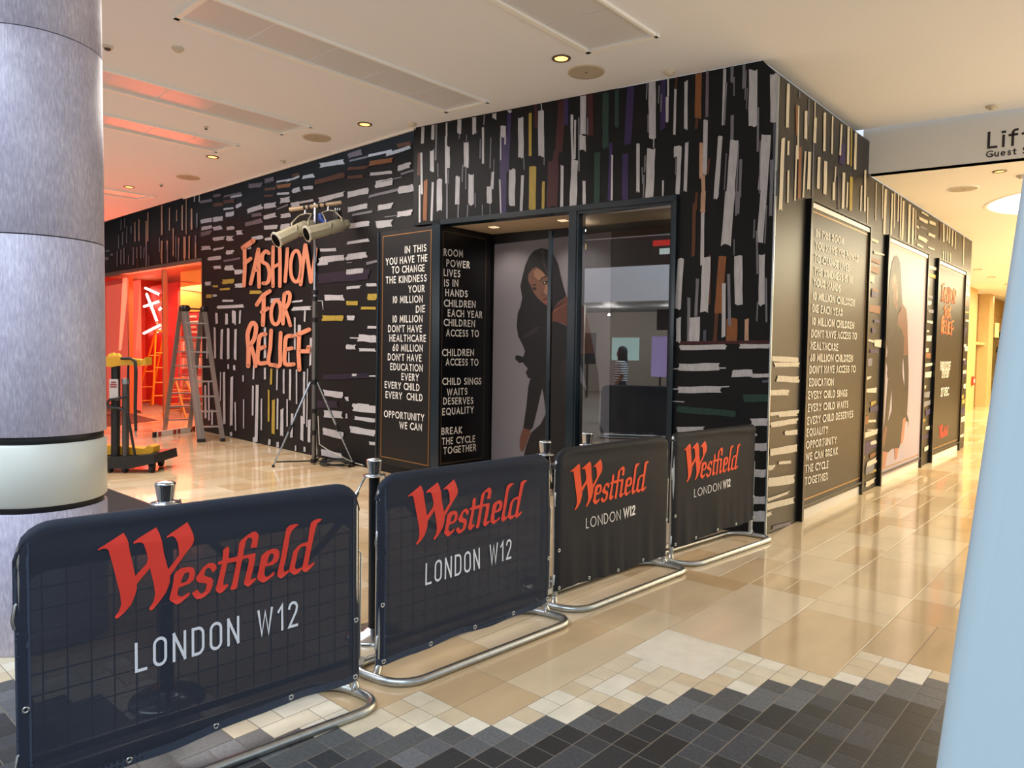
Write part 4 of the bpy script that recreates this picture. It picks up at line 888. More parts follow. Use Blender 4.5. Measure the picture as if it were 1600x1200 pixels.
# ------------------------------------------------------------------ round column, black mats, pylon
def column_mat():
    m = mat('column_wrap', '#b9b4c6', .38, spec=.5); nt = m.node_tree; b = nt.nodes['Principled BSDF']
    g = nt.nodes.new('ShaderNodeTexCoord'); mp = nt.nodes.new('ShaderNodeMapping'); mp.inputs['Scale'].default_value = (1, 1, .2)
    n = nt.nodes.new('ShaderNodeTexNoise'); n.inputs['Scale'].default_value = 105; n.inputs['Detail'].default_value = 3; n.inputs['Roughness'].default_value = .6
    n2 = nt.nodes.new('ShaderNodeTexNoise'); n2.inputs['Scale'].default_value = 7
    cr = nt.nodes.new('ShaderNodeValToRGB'); e = cr.color_ramp.elements; e[0].position = .30; e[0].color = lin('#a5a0b6'); e[1].position = .75; e[1].color = lin('#e0dcea')
    e2 = cr.color_ramp.elements.new(.5); e2.color = lin('#bdb8cb')
    ad = nt.nodes.new('ShaderNodeMath'); ad.operation = 'MULTIPLY_ADD'; ad.inputs[1].default_value = .75
    sc = nt.nodes.new('ShaderNodeMath'); sc.operation = 'MULTIPLY'; sc.inputs[1].default_value = .22
    nt.links.new(g.outputs['Object'], mp.inputs[0]); nt.links.new(mp.outputs[0], n.inputs['Vector']); nt.links.new(g.outputs['Object'], n2.inputs['Vector'])
    nt.links.new(n2.outputs[0], sc.inputs[0]); nt.links.new(n.outputs[0], ad.inputs[0]); nt.links.new(sc.outputs[0], ad.inputs[2])
    nt.links.new(ad.outputs[0], cr.inputs[0]); nt.links.new(cr.outputs[0], b.inputs['Base Color'])
    bp = nt.nodes.new('ShaderNodeBump'); bp.inputs['Strength'].default_value = .35; bp.inputs['Distance'].default_value = .006
    nt.links.new(n.outputs[0], bp.inputs['Height']); nt.links.new(bp.outputs[0], b.inputs['Normal']); return m
CW = column_mat(); CX, CY, CR = -4.566, 1.22, .323
colm = sgroup('column', (CX, CY, 0)); GRV = mat('groove_black', '#0d0c10', .5)
def drum(name, z0, z1, r, m, e=.006):
    mb = MB(); mb.lathe([(r-e, z0), (r, z0+e), (r, z1-e), (r-e, z1)], (CX, CY, 0), 72); return obj(name, mb, m, colm)
drum('column_drum', 0, .735, CR, CW); drum('column_groove', .73, .775, CR-.014, GRV, .001); drum('column_band', .765, 1.09, CR+.001, mat('column_band_white', '#d9dbd3', .35, spec=.5), .012)
drum('column_groove', 1.085, 1.135, CR-.014, GRV, .001); drum('column_drum', 1.13, 2.157, CR, CW, .002); drum('column_groove', 2.155, 2.165, CR-.006, GRV, .001)
drum('column_drum', 2.163, 3.184, CR, CW, .002); drum('column_groove', 3.182, 3.190, CR-.004, GRV, .001); drum('column_drum', 3.188, ZC, CR, CW, .002)
MATM = mat('mat_black', '#0e0d0e', .85, bump=.5, bscale=120)
t = thing('floor_mat', 'large black mat on the floor behind the round column', 'mat', (-7.9, 2.3, 0)); mb = MB(); mb.b2((-8.72, 1.75, 0), (-6.2, 2.965, .012), 0, .003); obj('mat_pile', mb, MATM, t)
mb = MB(); mb.b2((-8.75, 1.72, 0), (-6.17, 2.995, .006)); obj('rubber_edge', mb, RUBBER, t)
t = thing('floor_mat', 'dark brown entrance mat just inside the red-lit shop', 'mat', B1(6.6, 0, -.6)); mb = MB()
mb.prism([fl(x, y, .001) for x, y in ((162, 667), (246, 657), (202, 646), (162, 648))], UP*.01); obj('mat_pile', mb, mat('mat_brown', '#3a2018', .85), t)
# pale blue pylon close on the right, its left edge leaning out of the vertical
t = thing('sign_pylon', 'tall pale blue slab at the right edge of the picture, its side leaning outwards', 'pylon', (.35, 1.55, 0))
p0, p1 = Vector((-.231, 1.5, .86)), Vector((-.169, 1.5, 1.573)); sl = (p1-p0)/(p1.z-p0.z); a = p0-sl*p0.z; b = p0+sl*(2.3-p0.z)
mb = MB(); mb.prism([a, b, b+Vector((.42, 0, 0)), a+Vector((.42, 0, 0))], (0, .10, 0)); obj('pylon_face', mb, mat('pale_blue', '#b5cad4', .45), t)
mb = MB(); q = Vector((0, .05, 0)); mb.tube([a+q+UP*.01, b+q], .0495, 16); obj('rounded_edge', mb, MATS['pale_blue'], t)

# ------------------------------------------------------------------ lighting stand with two profile lanterns
def facing(P):
    P = Vector(P); n = Vector((-_f.x, -_f.y, 0)).normalized(); return Pl(P, n)
tc = Vector((-8.70, 5.60, 0)); tpl = facing(tc)
t = thing('lighting_stand', 'tripod lighting stand with a cross bar, before the rear patterned wall', 'stand', tc)
hub = tpl.px(490.5, 597); pt = tpl.px(492.5, 318); zf = hub.z
pole = lambda px, py: tpl.px(px, py)
mb = MB(); mb.tube([tpl.px(490, 722), tpl.px(490.5, 640)], .026, 10); mb.tube([tpl.px(490.4, 640), tpl.px(491.5, 470)], .030, 12); obj('pole_lower', mb, mat('stand_gray', '#7f7d7a', .35, metal=.8), t)
mb = MB(); mb.tube([tpl.px(491.5, 475), pt], .020, 12); obj('pole_upper', mb, CHROME, t)
for y in (720, 676, 642, 597, 500, 467, 457):
    p = tpl.px(490+(722-y)*.0085, y); mb = MB(); mb.tube([p-UP*.03, p+UP*.03], .042, 12); obj('clamp_collar', mb, BLACK, t)
pk = tpl.px(493, 470); mb = MB(); mb.tube([pk, pk+Vector((.07, .06, .0)), pk+Vector((.08, .07, -.12))], .008, 6); obj('winch_handle', mb, STEEL, t)
feet = [fl(427, 730), fl(553, 728), Vector((-8.98, 5.86, 0))]
for k, fo in enumerate(feet):
    top = hub+(fo-tc).normalized()*.05; top.z = hub.z; q = top.lerp(fo, .55); q2 = top.lerp(fo, .94)
    mb = MB(); mb.tube([top, q], .016, 8); obj('leg', mb, BLACK if k == 2 else CHROME, t)
    l2 = obj('leg', MB().tube([q, fo+UP*.02], .012, 8), CHROME, t)
    mb = MB(); mb.tube([q-(q-top).normalized()*.05, q+(q-top).normalized()*.05], .024, 8); obj('clamp_collar', mb, BLACK, t)
    mb = MB(); mb.tube([q2, tpl.px(490, 720)], .010, 6); obj('brace', mb, BLACK, t)
    mb = MB(); mb.lathe([(.02, 0), (.022, .02), (.015, .035)], fo, 10); obj('rubber_foot', mb, RUBBER, t)
ba, bb = tpl.px(452.5, 327.5), tpl.px(534, 316.5); mb = MB(); mb.tube([ba, bb], .030, 12); obj('cross_bar', mb, mat('bar_cream', '#b9a184', .45, metal=.3), t)
for x in (476, 483, 499, 508): p = ba.lerp(bb, (x-452.5)/81.5); dd = (bb-ba).normalized(); mb = MB(); mb.tube([p-dd*.012, p+dd*.012], .040, 10); obj('bar_clamp', mb, BLACK, t)
LAMPC = mat('lantern_cream', '#b5ae93', .4, metal=.25); LB = mat('lantern_black', '#040404', .9, spec=.05)
TOW = Vector((-tpl.n.x, -tpl.n.y, 0))
def lantern(label, front, rear, yoke, cable_box):
    F = tpl.px(*front) + tpl.n*.42; Rr = tpl.px(*rear) + tpl.n*.10
    t = thing('profile_lantern', label, 'stage light', Rr, group='stage lights on the stand')
    ax = (F-Rr).normalized(); L = (F-Rr).length; X = ax.orthogonal().normalized(); Y = ax.cross(X); fr = (X, Y, ax)
    mb = MB(); mb.lathe([(.075, L*.42), (.088, L*.44), (.092, L*.97), (.092, L)], Rr, 8, fr, smooth=False); obj('lens_tube', mb, LAMPC, t)
    mb = MB(); mb.lathe([(.080, L*.955), (.112, L*.955), (.112, L), (.082, L+.004)], Rr, 8, fr, smooth=False, cap=False); obj('front_rim', mb, mat('lantern_rim', '#cfcab8', .35, metal=.3), t)
    mb = MB(); mb.lathe([(.0, L+.0045), (.086, L+.0055)], Rr, 16, fr); obj('lens', mb, LB, t)
    mb = MB(); mb.lathe([(.07, 0), (.085, .02), (.088, L*.3), (.075, L*.44)], Rr, 16, fr); obj('lamp_house', mb, LAMPC, t)
    mb = MB(); mb.lathe([(.03, -.10), (.055, -.09), (.06, -.02), (.06, .01)], Rr, 14, fr); obj('rear_cap', mb, LAMPC, t)
    for sg in (-1, 1):
        c = Rr+ax*(L*.68)+tpl.n*.085+UP*(.012*sg+.01); mb = MB(); mb.tube([c-ax*.09, c+ax*.09], .006, 6)
        if sg == 1: obj('slot', mb, LB, t)
    m = Rr+ax*(L*.25); yb = ba.lerp(bb, (yoke-452.5)/81.5); s = (bb-ba).normalized()*.11
    mb = MB(); mb.tube([m-s, m-s+UP*.10, Vector((yb.x, yb.y, yb.z-.10))-s*.8, Vector((yb.x, yb.y, yb.z-.08)), Vector((yb.x, yb.y, yb.z-.10))+s*.8, m+s+UP*.10, m+s], .010, 7); obj('yoke', mb, LAMPC, t)
    mb = MB(); mb.tube([yb-UP*.09, yb+UP*.01], .016, 8); obj('hook_clamp', mb, STEEL, t)
    mb = MB(); mb.lathe([(.03, 0), (.034, .01), (.03, .03)], m+tpl.n*.09, 10, (X, UP, tpl.n)); obj('knob', mb, BLACK, t)
    return t
lantern('cream stage light on the stand, the left one, tilted down to the left', (447, 383), (484, 355), 477, None)
lantern('cream stage light on the stand, the right one with a black connector above', (492.5, 373.5), (538, 353), 513, None)
t = thing('power_connector', 'black box connector hanging under the right end of the cross bar', 'connector', tpl.px(528, 350)); p = tpl.px(527.5, 339)
mb = MB(); mb.box(p, (.05, .04, .085), None, 0, .008); obj('connector_body', mb, BLACK, t)
for dx in (-.03, 0, .03): mb = MB(); mb.tube([p+Vector((dx*.7, dx*.7, .085)), p+Vector((dx*.7, dx*.7, .12))], .009, 6); obj('cable_gland', mb, STEEL, t)
t = thing('power_plug', 'blue power plug hanging between the two stage lights', 'plug', tpl.px(501, 350)); p = tpl.px(501, 342); BLU = mat('plug_blue', '#1d3f8f', .4)
mb = MB(); mb.tube([p+UP*.07, p, p+Vector((.05, .04, -.05))], [.034, .04, .036], 12); obj('plug_body', mb, BLU, t)
mb = MB(); mb.tube([p+Vector((.05, .04, -.05)), p+Vector((.09, .08, -.075))], [.045, .045], 12); obj('plug_cap', mb, BLU, t)
t = thing('power_cable', 'black cable lying in a coil on the floor by the lighting stand', 'cable', fl(530, 722)); c = fl(527, 727); pts = []
for k in range(80):
    a = k/79*5.2*math.pi; r = .2+.012*math.sin(k*.7); pts.append(c+Vector((1.3*r*math.cos(a), r*math.sin(a), .012+.006*(k % 7 > 3)+k*.0006)))
mb = MB(); mb.tube(pts + [fl(505, 714)+UP*.02, tpl.px(493, 718), tpl.px(493, 660), tpl.px(495, 600), tpl.px(497, 510)], .011, 6); obj('cable', mb, RUBBER, t)
t = thing('power_cable', 'thin white cable sagging from the lighting stand towards the entrance', 'cable', tpl.px(497, 693)); q = [tpl.px(497, 650), tpl.px(499, 694), tpl.px(512, 703)-UP*.0, fl(533, 713, .18), fl(550, 722, .05), fl(574, 729, .012), fl(590, 736, .012)]
mb = MB(); mb.tube(q, .007, 6); obj('cable', mb, mat('cable_white', '#c9c4ba', .5), t)

# ------------------------------------------------------------------ aluminium step ladder, spirit level, equipment trolley
f1, f2, k1, k2 = fl(312, 691), fl(348, 690), fl(257, 677), Vector((-13.62, 6.10, 0))
T1p = on(286, 482, (f1+k1)/2, tpl.n); T2p = on(319, 482, (f2+k2)/2, tpl.n); T2p.z = T1p.z
t = thing('step_ladder', 'open aluminium step ladder standing before the red-lit shop front', 'ladder', (f1+k1+f2+k2)/4)
def rail(a, b, nm='rail', r=.028):
    d = (b-a).normalized(); x = Vector((D1.x, D1.y, 0)); y = d.cross(x).normalized(); x = y.cross(d); mb = MB(); mb.box((a+b)/2, (.022, .034, (b-a).length/2), (x, y, d)); return obj(nm, mb, ALU, t)
up_ = UP*.04
rail(f1+up_*.5, T1p); rail(f2+up_*.5, T2p); rail(k1+up_*.5, T1p-Vector((.10, 0, .03))); rail(k2+up_*.5, T2p-Vector((.10, 0, .03)))
inn = [f1.lerp(f2, .14), T1p.lerp(T2p, .14)]; rail(inn[0]+up_*.5, inn[1])
for a, b, c, d, n in ((f1, f2, T1p, T2p, 9), (k1, k2, T1p, T2p, 9)):
    for k in range(1, n):
        s = k/n; p, q = a.lerp(c, s), b.lerp(d, s); dd = (q-p).normalized(); mb = MB(); mb.box((p+q)/2, ((q-p).length/2, .03, .013), (dd, UP.cross(dd), UP)); obj('rung', mb, ALU, t)
for a in (f1, inn[0], f2, k1, k2): mb = MB(); mb.b2(a-Vector((.035, .035, 0)), a+Vector((.035, .035, .06)), 0, .008); obj('rubber_foot', mb, RUBBER, t)
for a in (T1p, T1p.lerp(T2p, .14), T2p): mb = MB(); mb.lathe([(.03, -.045), (.062, -.04), (.062, .04), (.03, .045)], a, 14, (UP, Vector((0, 1, 0)), Vector((1, 0, 0)))); obj('hinge', mb, BLACK, t)
mb = MB(); mb.tube([T1p, T2p], .014, 8); obj('hinge_bar', mb, BLACK, t)
t = thing('spirit_level', 'long white and red spirit level with black ends lying on the floor', 'spirit level', fl(282, 678)); a, b = fl(239, 684), fl(304, 674)
dd = (b-a).normalized(); sd = UP.cross(dd); m = lambda s: a.lerp(b, s)+UP*.05
SEG = [(0, .07, BLACK, 'end_cap'), (.07, .96, mat('level_white', '#cfc3b6', .4), 'beam'), (.96, 1, BLACK, 'end_cap')]
for s0, s1, mm, nm in SEG: mb = MB(); mb.box((m(s0)+m(s1))/2, ((b-a).length*(s1-s0)/2, .016, .05), (dd, sd, UP), 0, .004); obj(nm, mb, mm, t)
for s0, s1 in ((.10, .17), (.45, .52), (.56, .62), (.88, .95)): mb = MB(); mb.box((m(s0)+m(s1))/2, ((b-a).length*(s1-s0)/2, .019, .04), (dd, sd, UP)); obj('red_block', mb, mat('level_red', '#9a2c22', .4), t)
# trolley
tr = facing(fl(228, 738)); tp = tr.px; X = tr.u; NN = tr.n
t = thing('equipment_trolley', 'black wheeled trolley with yellow and black hoist gear, beside the round column', 'trolley', fl(205, 738))
q = [tp(132, 730), tp(132, 714), tp(205, 712), tp(246, 708), tp(248, 722), tp(206, 731)]
mb = MB(); mb.prism([p+NN*.10 for p in q], -NN*.62); obj('platform', mb, BLACK, t)
for (x, y, o) in ((239, 738, .02), (199, 742, .05), (176, 741, .05), (225, 732, -.45)):
    p = tp(x, y)+NN*o; p.z = .06; mb = MB(); mb.lathe([(.02, -.02), (.058, -.018), (.058, .018), (.02, .02)], p, 16, (UP, NN, X)); mb.box(p+UP*.07, (.03, .035, .05)); obj('caster', mb, RUBBER, t)
mb = MB(); mb.tube([tp(180.5, 728), tp(181, 572)], .055, 4); obj('mast', mb, BLACK, t)
mb = MB(); mb.box((tp(181, 592)+tp(181, 625))/2+NN*.045, (.055, .006, abs(tp(181, 592).z-tp(181, 625).z)/2), (X, NN, UP)); obj('mast_label', mb, mat('label_white', '#b9b2ac', .5), t)
for k, y in enumerate((597, 600.5, 604)): mb = MB(); mb.box(tp(181, y)+NN*.054, (.04 if k else .03, .003, .008), (X, NN, UP)); obj('label_stripe', mb, mat('stripe_red', '#8b2a2a', .5), t)
mb = MB(); mb.tube([tp(196, 724), tp(196.5, 594)], .040, 12); obj('gas_strut', mb, mat('strut_gray', '#5f5a58', .3, metal=.7), t)
mb = MB(); mb.tube([tp(196.5, 600), tp(196.5, 591)], .046, 12); obj('strut_collar', mb, STEEL, t)
q = [tp(130, 557), tp(190, 558), tp(216, 561), tp(226, 563), tp(232, 558), tp(232, 570), tp(222, 571.5), tp(196, 570), tp(178, 573.5), tp(158, 570), tp(130, 568)]
mb = MB(); mb.prism([p+NN*.07 for p in q], -NN*.16); obj('top_cradle', mb, YEL, t)
q = [tp(170, 557), tp(172, 553), tp(178, 551), tp(181, 555), tp(185, 552), tp(189, 557)]; mb = MB(); mb.prism([p+NN*.03 for p in q], -NN*.06); obj('cradle_lug', mb, mat('lug_yellow', '#d9b13a', .5), t)
q = [tp(140, 712), tp(140, 698), tp(176, 697), tp(190, 699), tp(222, 702), tp(228, 697), tp(236, 699), tp(236, 708), tp(228, 711)]
mb = MB(); mb.prism([p-NN*.05 for p in q], -NN*.18); obj('lower_cradle', mb, YEL, t)
mb = MB(); mb.tube([tp(196, 560)+NN*.1, tp(212, 560)+NN*.12, tp(219, 565)+NN*.12, tp(220, 580)+NN*.12, tp(219, 640)+NN*.12, tp(220, 672)+NN*.12], [.018, .018, .02, .022, .02, .018], 8); obj('hanging_strap', mb, RUBBER, t)
mb = MB(); mb.tube([tp(219.5, 671)+NN*.12, tp(219.5, 678)+NN*.12, tp(221, 681)+NN*.12], .010, 6); obj('strap_hook', mb, STEEL, t)
mb = MB(); mb.tube([tp(205, 618)+NN*.06, tp(190, 622)+NN*.09, tp(177, 624)+NN*.09, tp(174, 629)+NN*.09, tp(176, 636)+NN*.09, tp(192, 637)+NN*.09, tp(204, 645)+NN*.07, tp(216, 718)+NN*.06], .016, 8); obj('brace_bar', mb, BLACK, t)
mb = MB(); mb.tube([tp(201, 565), tp(198, 634)], .014, 6); mb2 = obj('lever', mb, BLACK, t)
mb = MB(); mb.tube([tp(216, 710)+NN*.06, tp(217, 722)+NN*.06], .035, 8); obj('brace_foot', mb, BLACK, t)

# ------------------------------------------------------------------ red-lit shop behind the rear wall
shop = sgroup('window_1')
def bbox(t0, t1, z0, z1, o0, o1, mb=None):
    mb = mb or MB(); mb.box(B1((t0+t1)/2, (z0+z1)/2, (o0+o1)/2), (abs(t1-t0)/2, abs(o1-o0)/2, (z1-z0)/2), (D1, N1, UP)); return mb
def tz(x, y, o=0.): p = P1_.px(x, y, o); return ((p-A1o).dot(D1), p.z)
GREYB = mat('shop_header_gray', '#6d6258', .5)
p = [B1(T0, hz(T0)-.07), B1(T1, hz(T1)-.08), B1(T1, hz(T1)+.005), B1(T0, hz(T0)+.005)]; mb = MB(); mb.prism([v+N1*.02 for v in p], -N1*.14); obj('window_header', mb, GREYB, shop)
tb = tz(254.5, 560)[0]; tl = tz(201, 560)[0]
for ta, tb_, nm in ((T0, tb, 'window_pane'), (tl, T1, 'window_pane')): obj(nm, bbox(ta+.02, tb_-.02, .02, 3.24, -.055, -.045), GLASS2, shop)
GOLDM = mat('shop_frame', '#c99a6a', .25, metal=.7)
for q, w in ((tb, .03), (tl, .05), (T0+.02, .02)): obj('window_post', bbox(q-w, q+w, 0, 3.25, -.10, -.0), GOLDM, shop)
SR = mat('shop_red_wall', '#c84632', .6); SO = mat('shop_orange', '#d98a4a', .5); SF = mat('shop_floor', '#cdb08c', .25)
sh = sgroup('wall_shop', B1(7, 0, -3))
obj('shop_back', bbox(3.4, 12.5, 0, 3.5, -4.2, -4.1), SR, sh); obj('shop_side', bbox(3.3, 3.4, 0, 3.5, -4.2, -.15), SO, sh); obj('shop_side', bbox(12.4, 12.5, 0, 3.5, -4.2, -.15), SR, sh)
obj('shop_ceiling', bbox(3.3, 12.5, 3.5, 3.55, -4.2, -.1), mat('shop_ceil', '#e0a070', .6), sh)
t = thing('glowing_blind', 'glowing salmon red blind filling the left shop pane', 'blind', B1(T1-1.5, 0, -.3)); obj('blind_sheet', bbox(tl+.12, T1, .02, 3.2, -.32, -.30), mat('blind_red_glow', '#f0604a', .55, emit=.75), t)  # sheet glows to stand in for red shop light on the pane
obj('bottom_rail', bbox(tl+.12, T1, .0, .06, -.33, -.29), GOLDM, t)
t = thing('shop_backdrop', 'red backdrop panel behind the crossed light tubes in the shop', 'panel', B1(7.6, 0, -1.6))
a0, a1 = tz(217, 500, -1.5)[0], tz(252, 500, -1.5)[0]; obj('panel_board', bbox(a1-1.2, a0+.25, 0, 3.3, -1.6, -1.52), mat('panel_red', '#c93322', .55), t); obj('panel_edge', bbox(a0+.25, a0+.33, 0, 3.3, -1.6, -1.40), GOLDM, t)
NEON = mat('neon_white', '#fff0e2', .4, emit=2.6); PN = Pl(B1(0, 0, -1.42), N1)
TUB = ((227, 450, 251, 461), (229, 459, 246, 504), (225, 479, 251, 470), (224.5, 521, 253, 506.5), (245, 518.5, 254, 513.5), (249, 484, 254, 479))
TL = ['highest of the white light tubes, sloping down to the right', 'longest white light tube, steep, crossing a shorter one', 'white light tube crossing the steep one', 'lowest long white light tube, rising to the right', 'short white light tube under the lowest long one', 'short white light tube at half height by the glass post']
for k, (x0, y0, x1, y1) in enumerate(TUB):
    a, b = PN.px(x0, y0), PN.px(x1, y1); t = thing('light_tube', TL[k], 'light tube', (a+b)/2, group='white light tubes in the shop'); mb = MB(); mb.tube([a, b], .035, 10); obj('tube', mb, NEON, t)
    d = (b-a).normalized(); mb = MB(); mb.tube([a-d*.02, a+d*.02], .040, 10); obj('tube_end', mb, GOLDM, t); mb = MB(); mb.tube([b-d*.02, b+d*.02], .040, 10); obj('tube_end', mb, GOLDM, t)
# right pane: glowing panel for the yellow ceiling glow, red lettered box, white garment rail
PR_ = Pl(B1(0, 0, -1.2), N1); g = lambda x, y, o=0.: PR_.px(x, y, o)
t = thing('ceiling_glow_panel', 'yellow ceiling-glow panel high in the right shop pane', 'panel', g(300, 450)); mb = MB(); mb.prism([g(x, y) for x, y in ((282, 425), (318, 421), (318, 487), (282, 487))], -N1*.05); obj('panel_board', mb, mat('yellow_glow', '#e0b84e', .5, emit=.25), t)  # glowing board stands in for the yellow glow of the shop ceiling
for y in (440, 452): mb = MB(); mb.tube([g(283, y, .03), g(317, y+4, .03)], .02, 6); obj('panel_rail', mb, SO, t)
t = thing('merchandise_board', 'red panel with white bars below the yellow one in the shop', 'panel', g(300, 510)); mb = MB(); mb.prism([g(x, y) for x, y in ((292, 489), (318, 489), (318, 530), (292, 530))], -N1*.05); obj('panel_board', mb, mat('panel_red2', '#d8384a', .5), t)
for k in range(4): mb = MB(); mb.tube([g(295, 496+k*8, .03), g(306+3*(k % 2), 495+k*8, .03)], .03, 6); obj('panel_bar', mb, mat('bar_white', '#ead8c8', .5), t)
t = thing('garment_rail', 'rail of white garments on hangers inside the shop', 'clothes rail', g(298, 625))
for x, z0, z1 in ((280, 500, 634), (317, 500, 634)): mb = MB(); mb.tube([g(x, z0), g(x, z1)], .018, 6); obj('upright', mb, ALU, t)
for y in (530, 556, 585): 
    mb = MB(); mb.tube([g(279, y), g(318, y)], .014, 6); obj('hanging_rail', mb, ALU, t)
    for k in range(7): mb = MB(); mb.prism([g(283+k*5+a, y+b, .02*(k % 2)) for a, b in ((0, 3), (3, 3), (3.4, 20), (-.4, 20))], -N1*.05); obj('garment', mb, mat('garment_%d' % (k % 3), ('#d8c4b0', '#c9a890', '#e4d8cc')[k % 3], .8), t)
t = thing('garment_table', 'low grey plinth with folded goods inside the shop', 'display plinth', g(300, 640)); mb = MB(); q = [g(x, y) for x, y in ((257, 634), (318, 631), (318, 655), (257, 655))]; mb.prism(q, -N1*.6); obj('plinth_box', mb, mat('plinth_gray', '#8f7f70', .6), t)
mb = MB(); mb.prism([p+N1*.03 for p in (g(257, 632), g(318, 629), g(318, 633), g(257, 636))], -N1*.66); obj('plinth_top', mb, mat('plinth_top', '#c9b6a0', .4), t)
# yellow ladders
def yladder(label, P, xs):
    (x0, y0, x1, y1, x2, y2) = xs; h = lambda x, y, o=0.: P.px(x, y, o)
    t = thing('yellow_ladder', label, 'ladder', h((x1+x2)/2, max(y1, y2)))
    tp_ = h(x0, y0); fa, fb = h(x1, y1), h(x2, y2)
    for e, o in ((fa, .2), (fa, -.2), (fb, .2), (fb, -.2)):
        mb = MB(); mb.tube([tp_+N1*o*.5, e+N1*o], .024, 6); obj('rail', mb, YEL, t)
    for s in (.3, .5, .7, .88):
        for e in (fa, fb):
            q = tp_.lerp(e, s); mb = MB(); mb.tube([q+N1*.2*(s*.5+.5), q-N1*.2*(s*.5+.5)], .014, 6); obj('rung', mb, YEL, t)
    mb = MB(); mb.box(tp_, (.08, .14, .03), (D1, N1, UP)); obj('top_cap', mb, mat('ladder_cap', '#a86a14', .5), t)
yladder('tall yellow ladder inside the shop, left of the glass post', Pl(B1(0, 0, -1.0), N1), (250, 517, 222, 640, 252, 632))
yladder('small yellow step ladder inside the shop, seen through the aluminium ladder', Pl(B1(0, 0, -.6), N1), (281, 592, 268, 648, 306, 655))

# ------------------------------------------------------------------ ceiling fittings
def speaker(x, y, z, label):
    p = fl(x, y, z); t = thing('ceiling_speaker', label, 'speaker', p, group='round ceiling speakers')
    mb = MB(); mb.lathe([(.17, 0), (.168, -.008), (.155, -.010)], p, 32, cap=False); obj('rim', mb, TRIMW if z < ZC else mat('speaker_rim', '#cfc1a6', .6), t)
    mb = MB(); dots_disc(mb, p-UP*.0085, Vector((0, 1, 0)), Vector((1, 0, 0)), .155, 32); obj('grille', mb, mat('speaker_grille', '#bdb09c', .8), t)
    mb = MB(); mb.lathe([(.0, -.012), (.012, -.011), (.014, -.008)], p, 10); obj('centre_cap', mb, mat('cap_gray', '#74695a', .6), t)
speaker(916, 112, ZC, 'beige round ceiling speaker nearest the top corner of the patterned walls')
speaker(495, 215, ZC, 'beige round ceiling speaker above the stage lights')
speaker(294, 277, ZC, 'beige round ceiling speaker in the reddish part of the ceiling')
speaker(1505, 294.5, ZL, 'dark round ceiling speaker in the lower corridor ceiling')
def downlight(p, label, power, col, aim=None, r=.062, em=5.):
    t = thing('downlight', label, 'ceiling light', p, group='recessed ceiling lights')
    mb = MB(); mb.lathe([(r+.022, 0), (r+.02, -.007), (r, -.009), (r-.004, -.001)], p, 26, cap=False); obj('trim_ring', mb, mat('downlight_ring', '#6e5f4c', .35, metal=.4), t)
    mb = MB(); mb.lathe([(0, -.003), (r-.004, -.003)], p, 22); obj('lamp_face', mb, mat('lamp_face_%s' % col[:2], col, .5, emit=em), t)
    if power: lamp('downlight_beam', 'SPOT', p-UP*.03, power, (1, .84, .62), .05, aim=aim or (p.x, p.y, 0), spot=110)
downlight(fl(877, 91, ZC), 'amber recessed light beside the large ceiling speaker', 60, '#f2c987', None, .062, 1.3)
downlight(fl(570, 194, ZC), 'bright recessed light between the stage lights and the slanted wall', 90, '#ffe9c4')
downlight(fl(332, 245, ZC), 'recessed light in the reddish ceiling, second from the column', 90, '#ffe9c4')
downlight(fl(202, 292, ZC), 'recessed light low in the red ceiling beside the column', 60, '#ffe9c4')
for (x, y, lab) in ((1562, 267.5, 'twin recessed light just behind the sign band'), (1555, 461, 'small recessed light far down the corridor, above the timber panel'), (1549, 433, 'small recessed light far down the corridor, left one of a row'), (1575, 444, 'small recessed light far down the corridor, right one of a row'), (1527, 421, 'small recessed light far down the corridor, just past the patterned wall')):
    downlight(fl(x, y, ZL), lab, 25, '#fff0cf', None, .05 if y < 300 else .07)
def detector(x, y, z, label, r=.05, dark=False):
    p = fl(x, y, z); t = thing('smoke_detector', label, 'detector', p, group='small ceiling detectors')
    mb = MB(); mb.lathe([(r, 0), (r, -.012), (r*.8, -.022)], p, 20); obj('base', mb, mat('detector_base', '#d8ccb8', .5), t)
    mb = MB(); mb.lathe([(r*.6, -.02), (r*.5, -.035), (0, -.038)], p, 16); obj('dome', mb, mat('detector_dark', '#4a423a', .4) if dark else MATS['detector_base'], t)
detector(1047, 111, ZC, 'pale flat detector on the ceiling just left of the top corner of the walls', .055)
detector(278, 75, ZC, 'pale detector on the ceiling left of the longest hatch', .05)
detector(168, 72, ZC, 'small dark camera dome on the ceiling beside the column top', .045, True)
detector(322, 198, ZC, 'tiny dark sprinkler on the ceiling between two hatches', .025, True)
detector(644, 193, ZC, 'pale detector on the ceiling over the end of the slanted wall', .05)
detector(442, 251, ZC, 'pale detector on the ceiling close above the rear patterned wall', .04)
detector(252, 288, ZC, 'small dark detector in the red part of the ceiling', .03, True)
detector(1551, 165.5, ZC, 'pale detector on the ceiling above the lettering of the sign band', .06)
detector(1596, 274, ZL, 'pale detector on the corridor ceiling beside the twin light', .05)

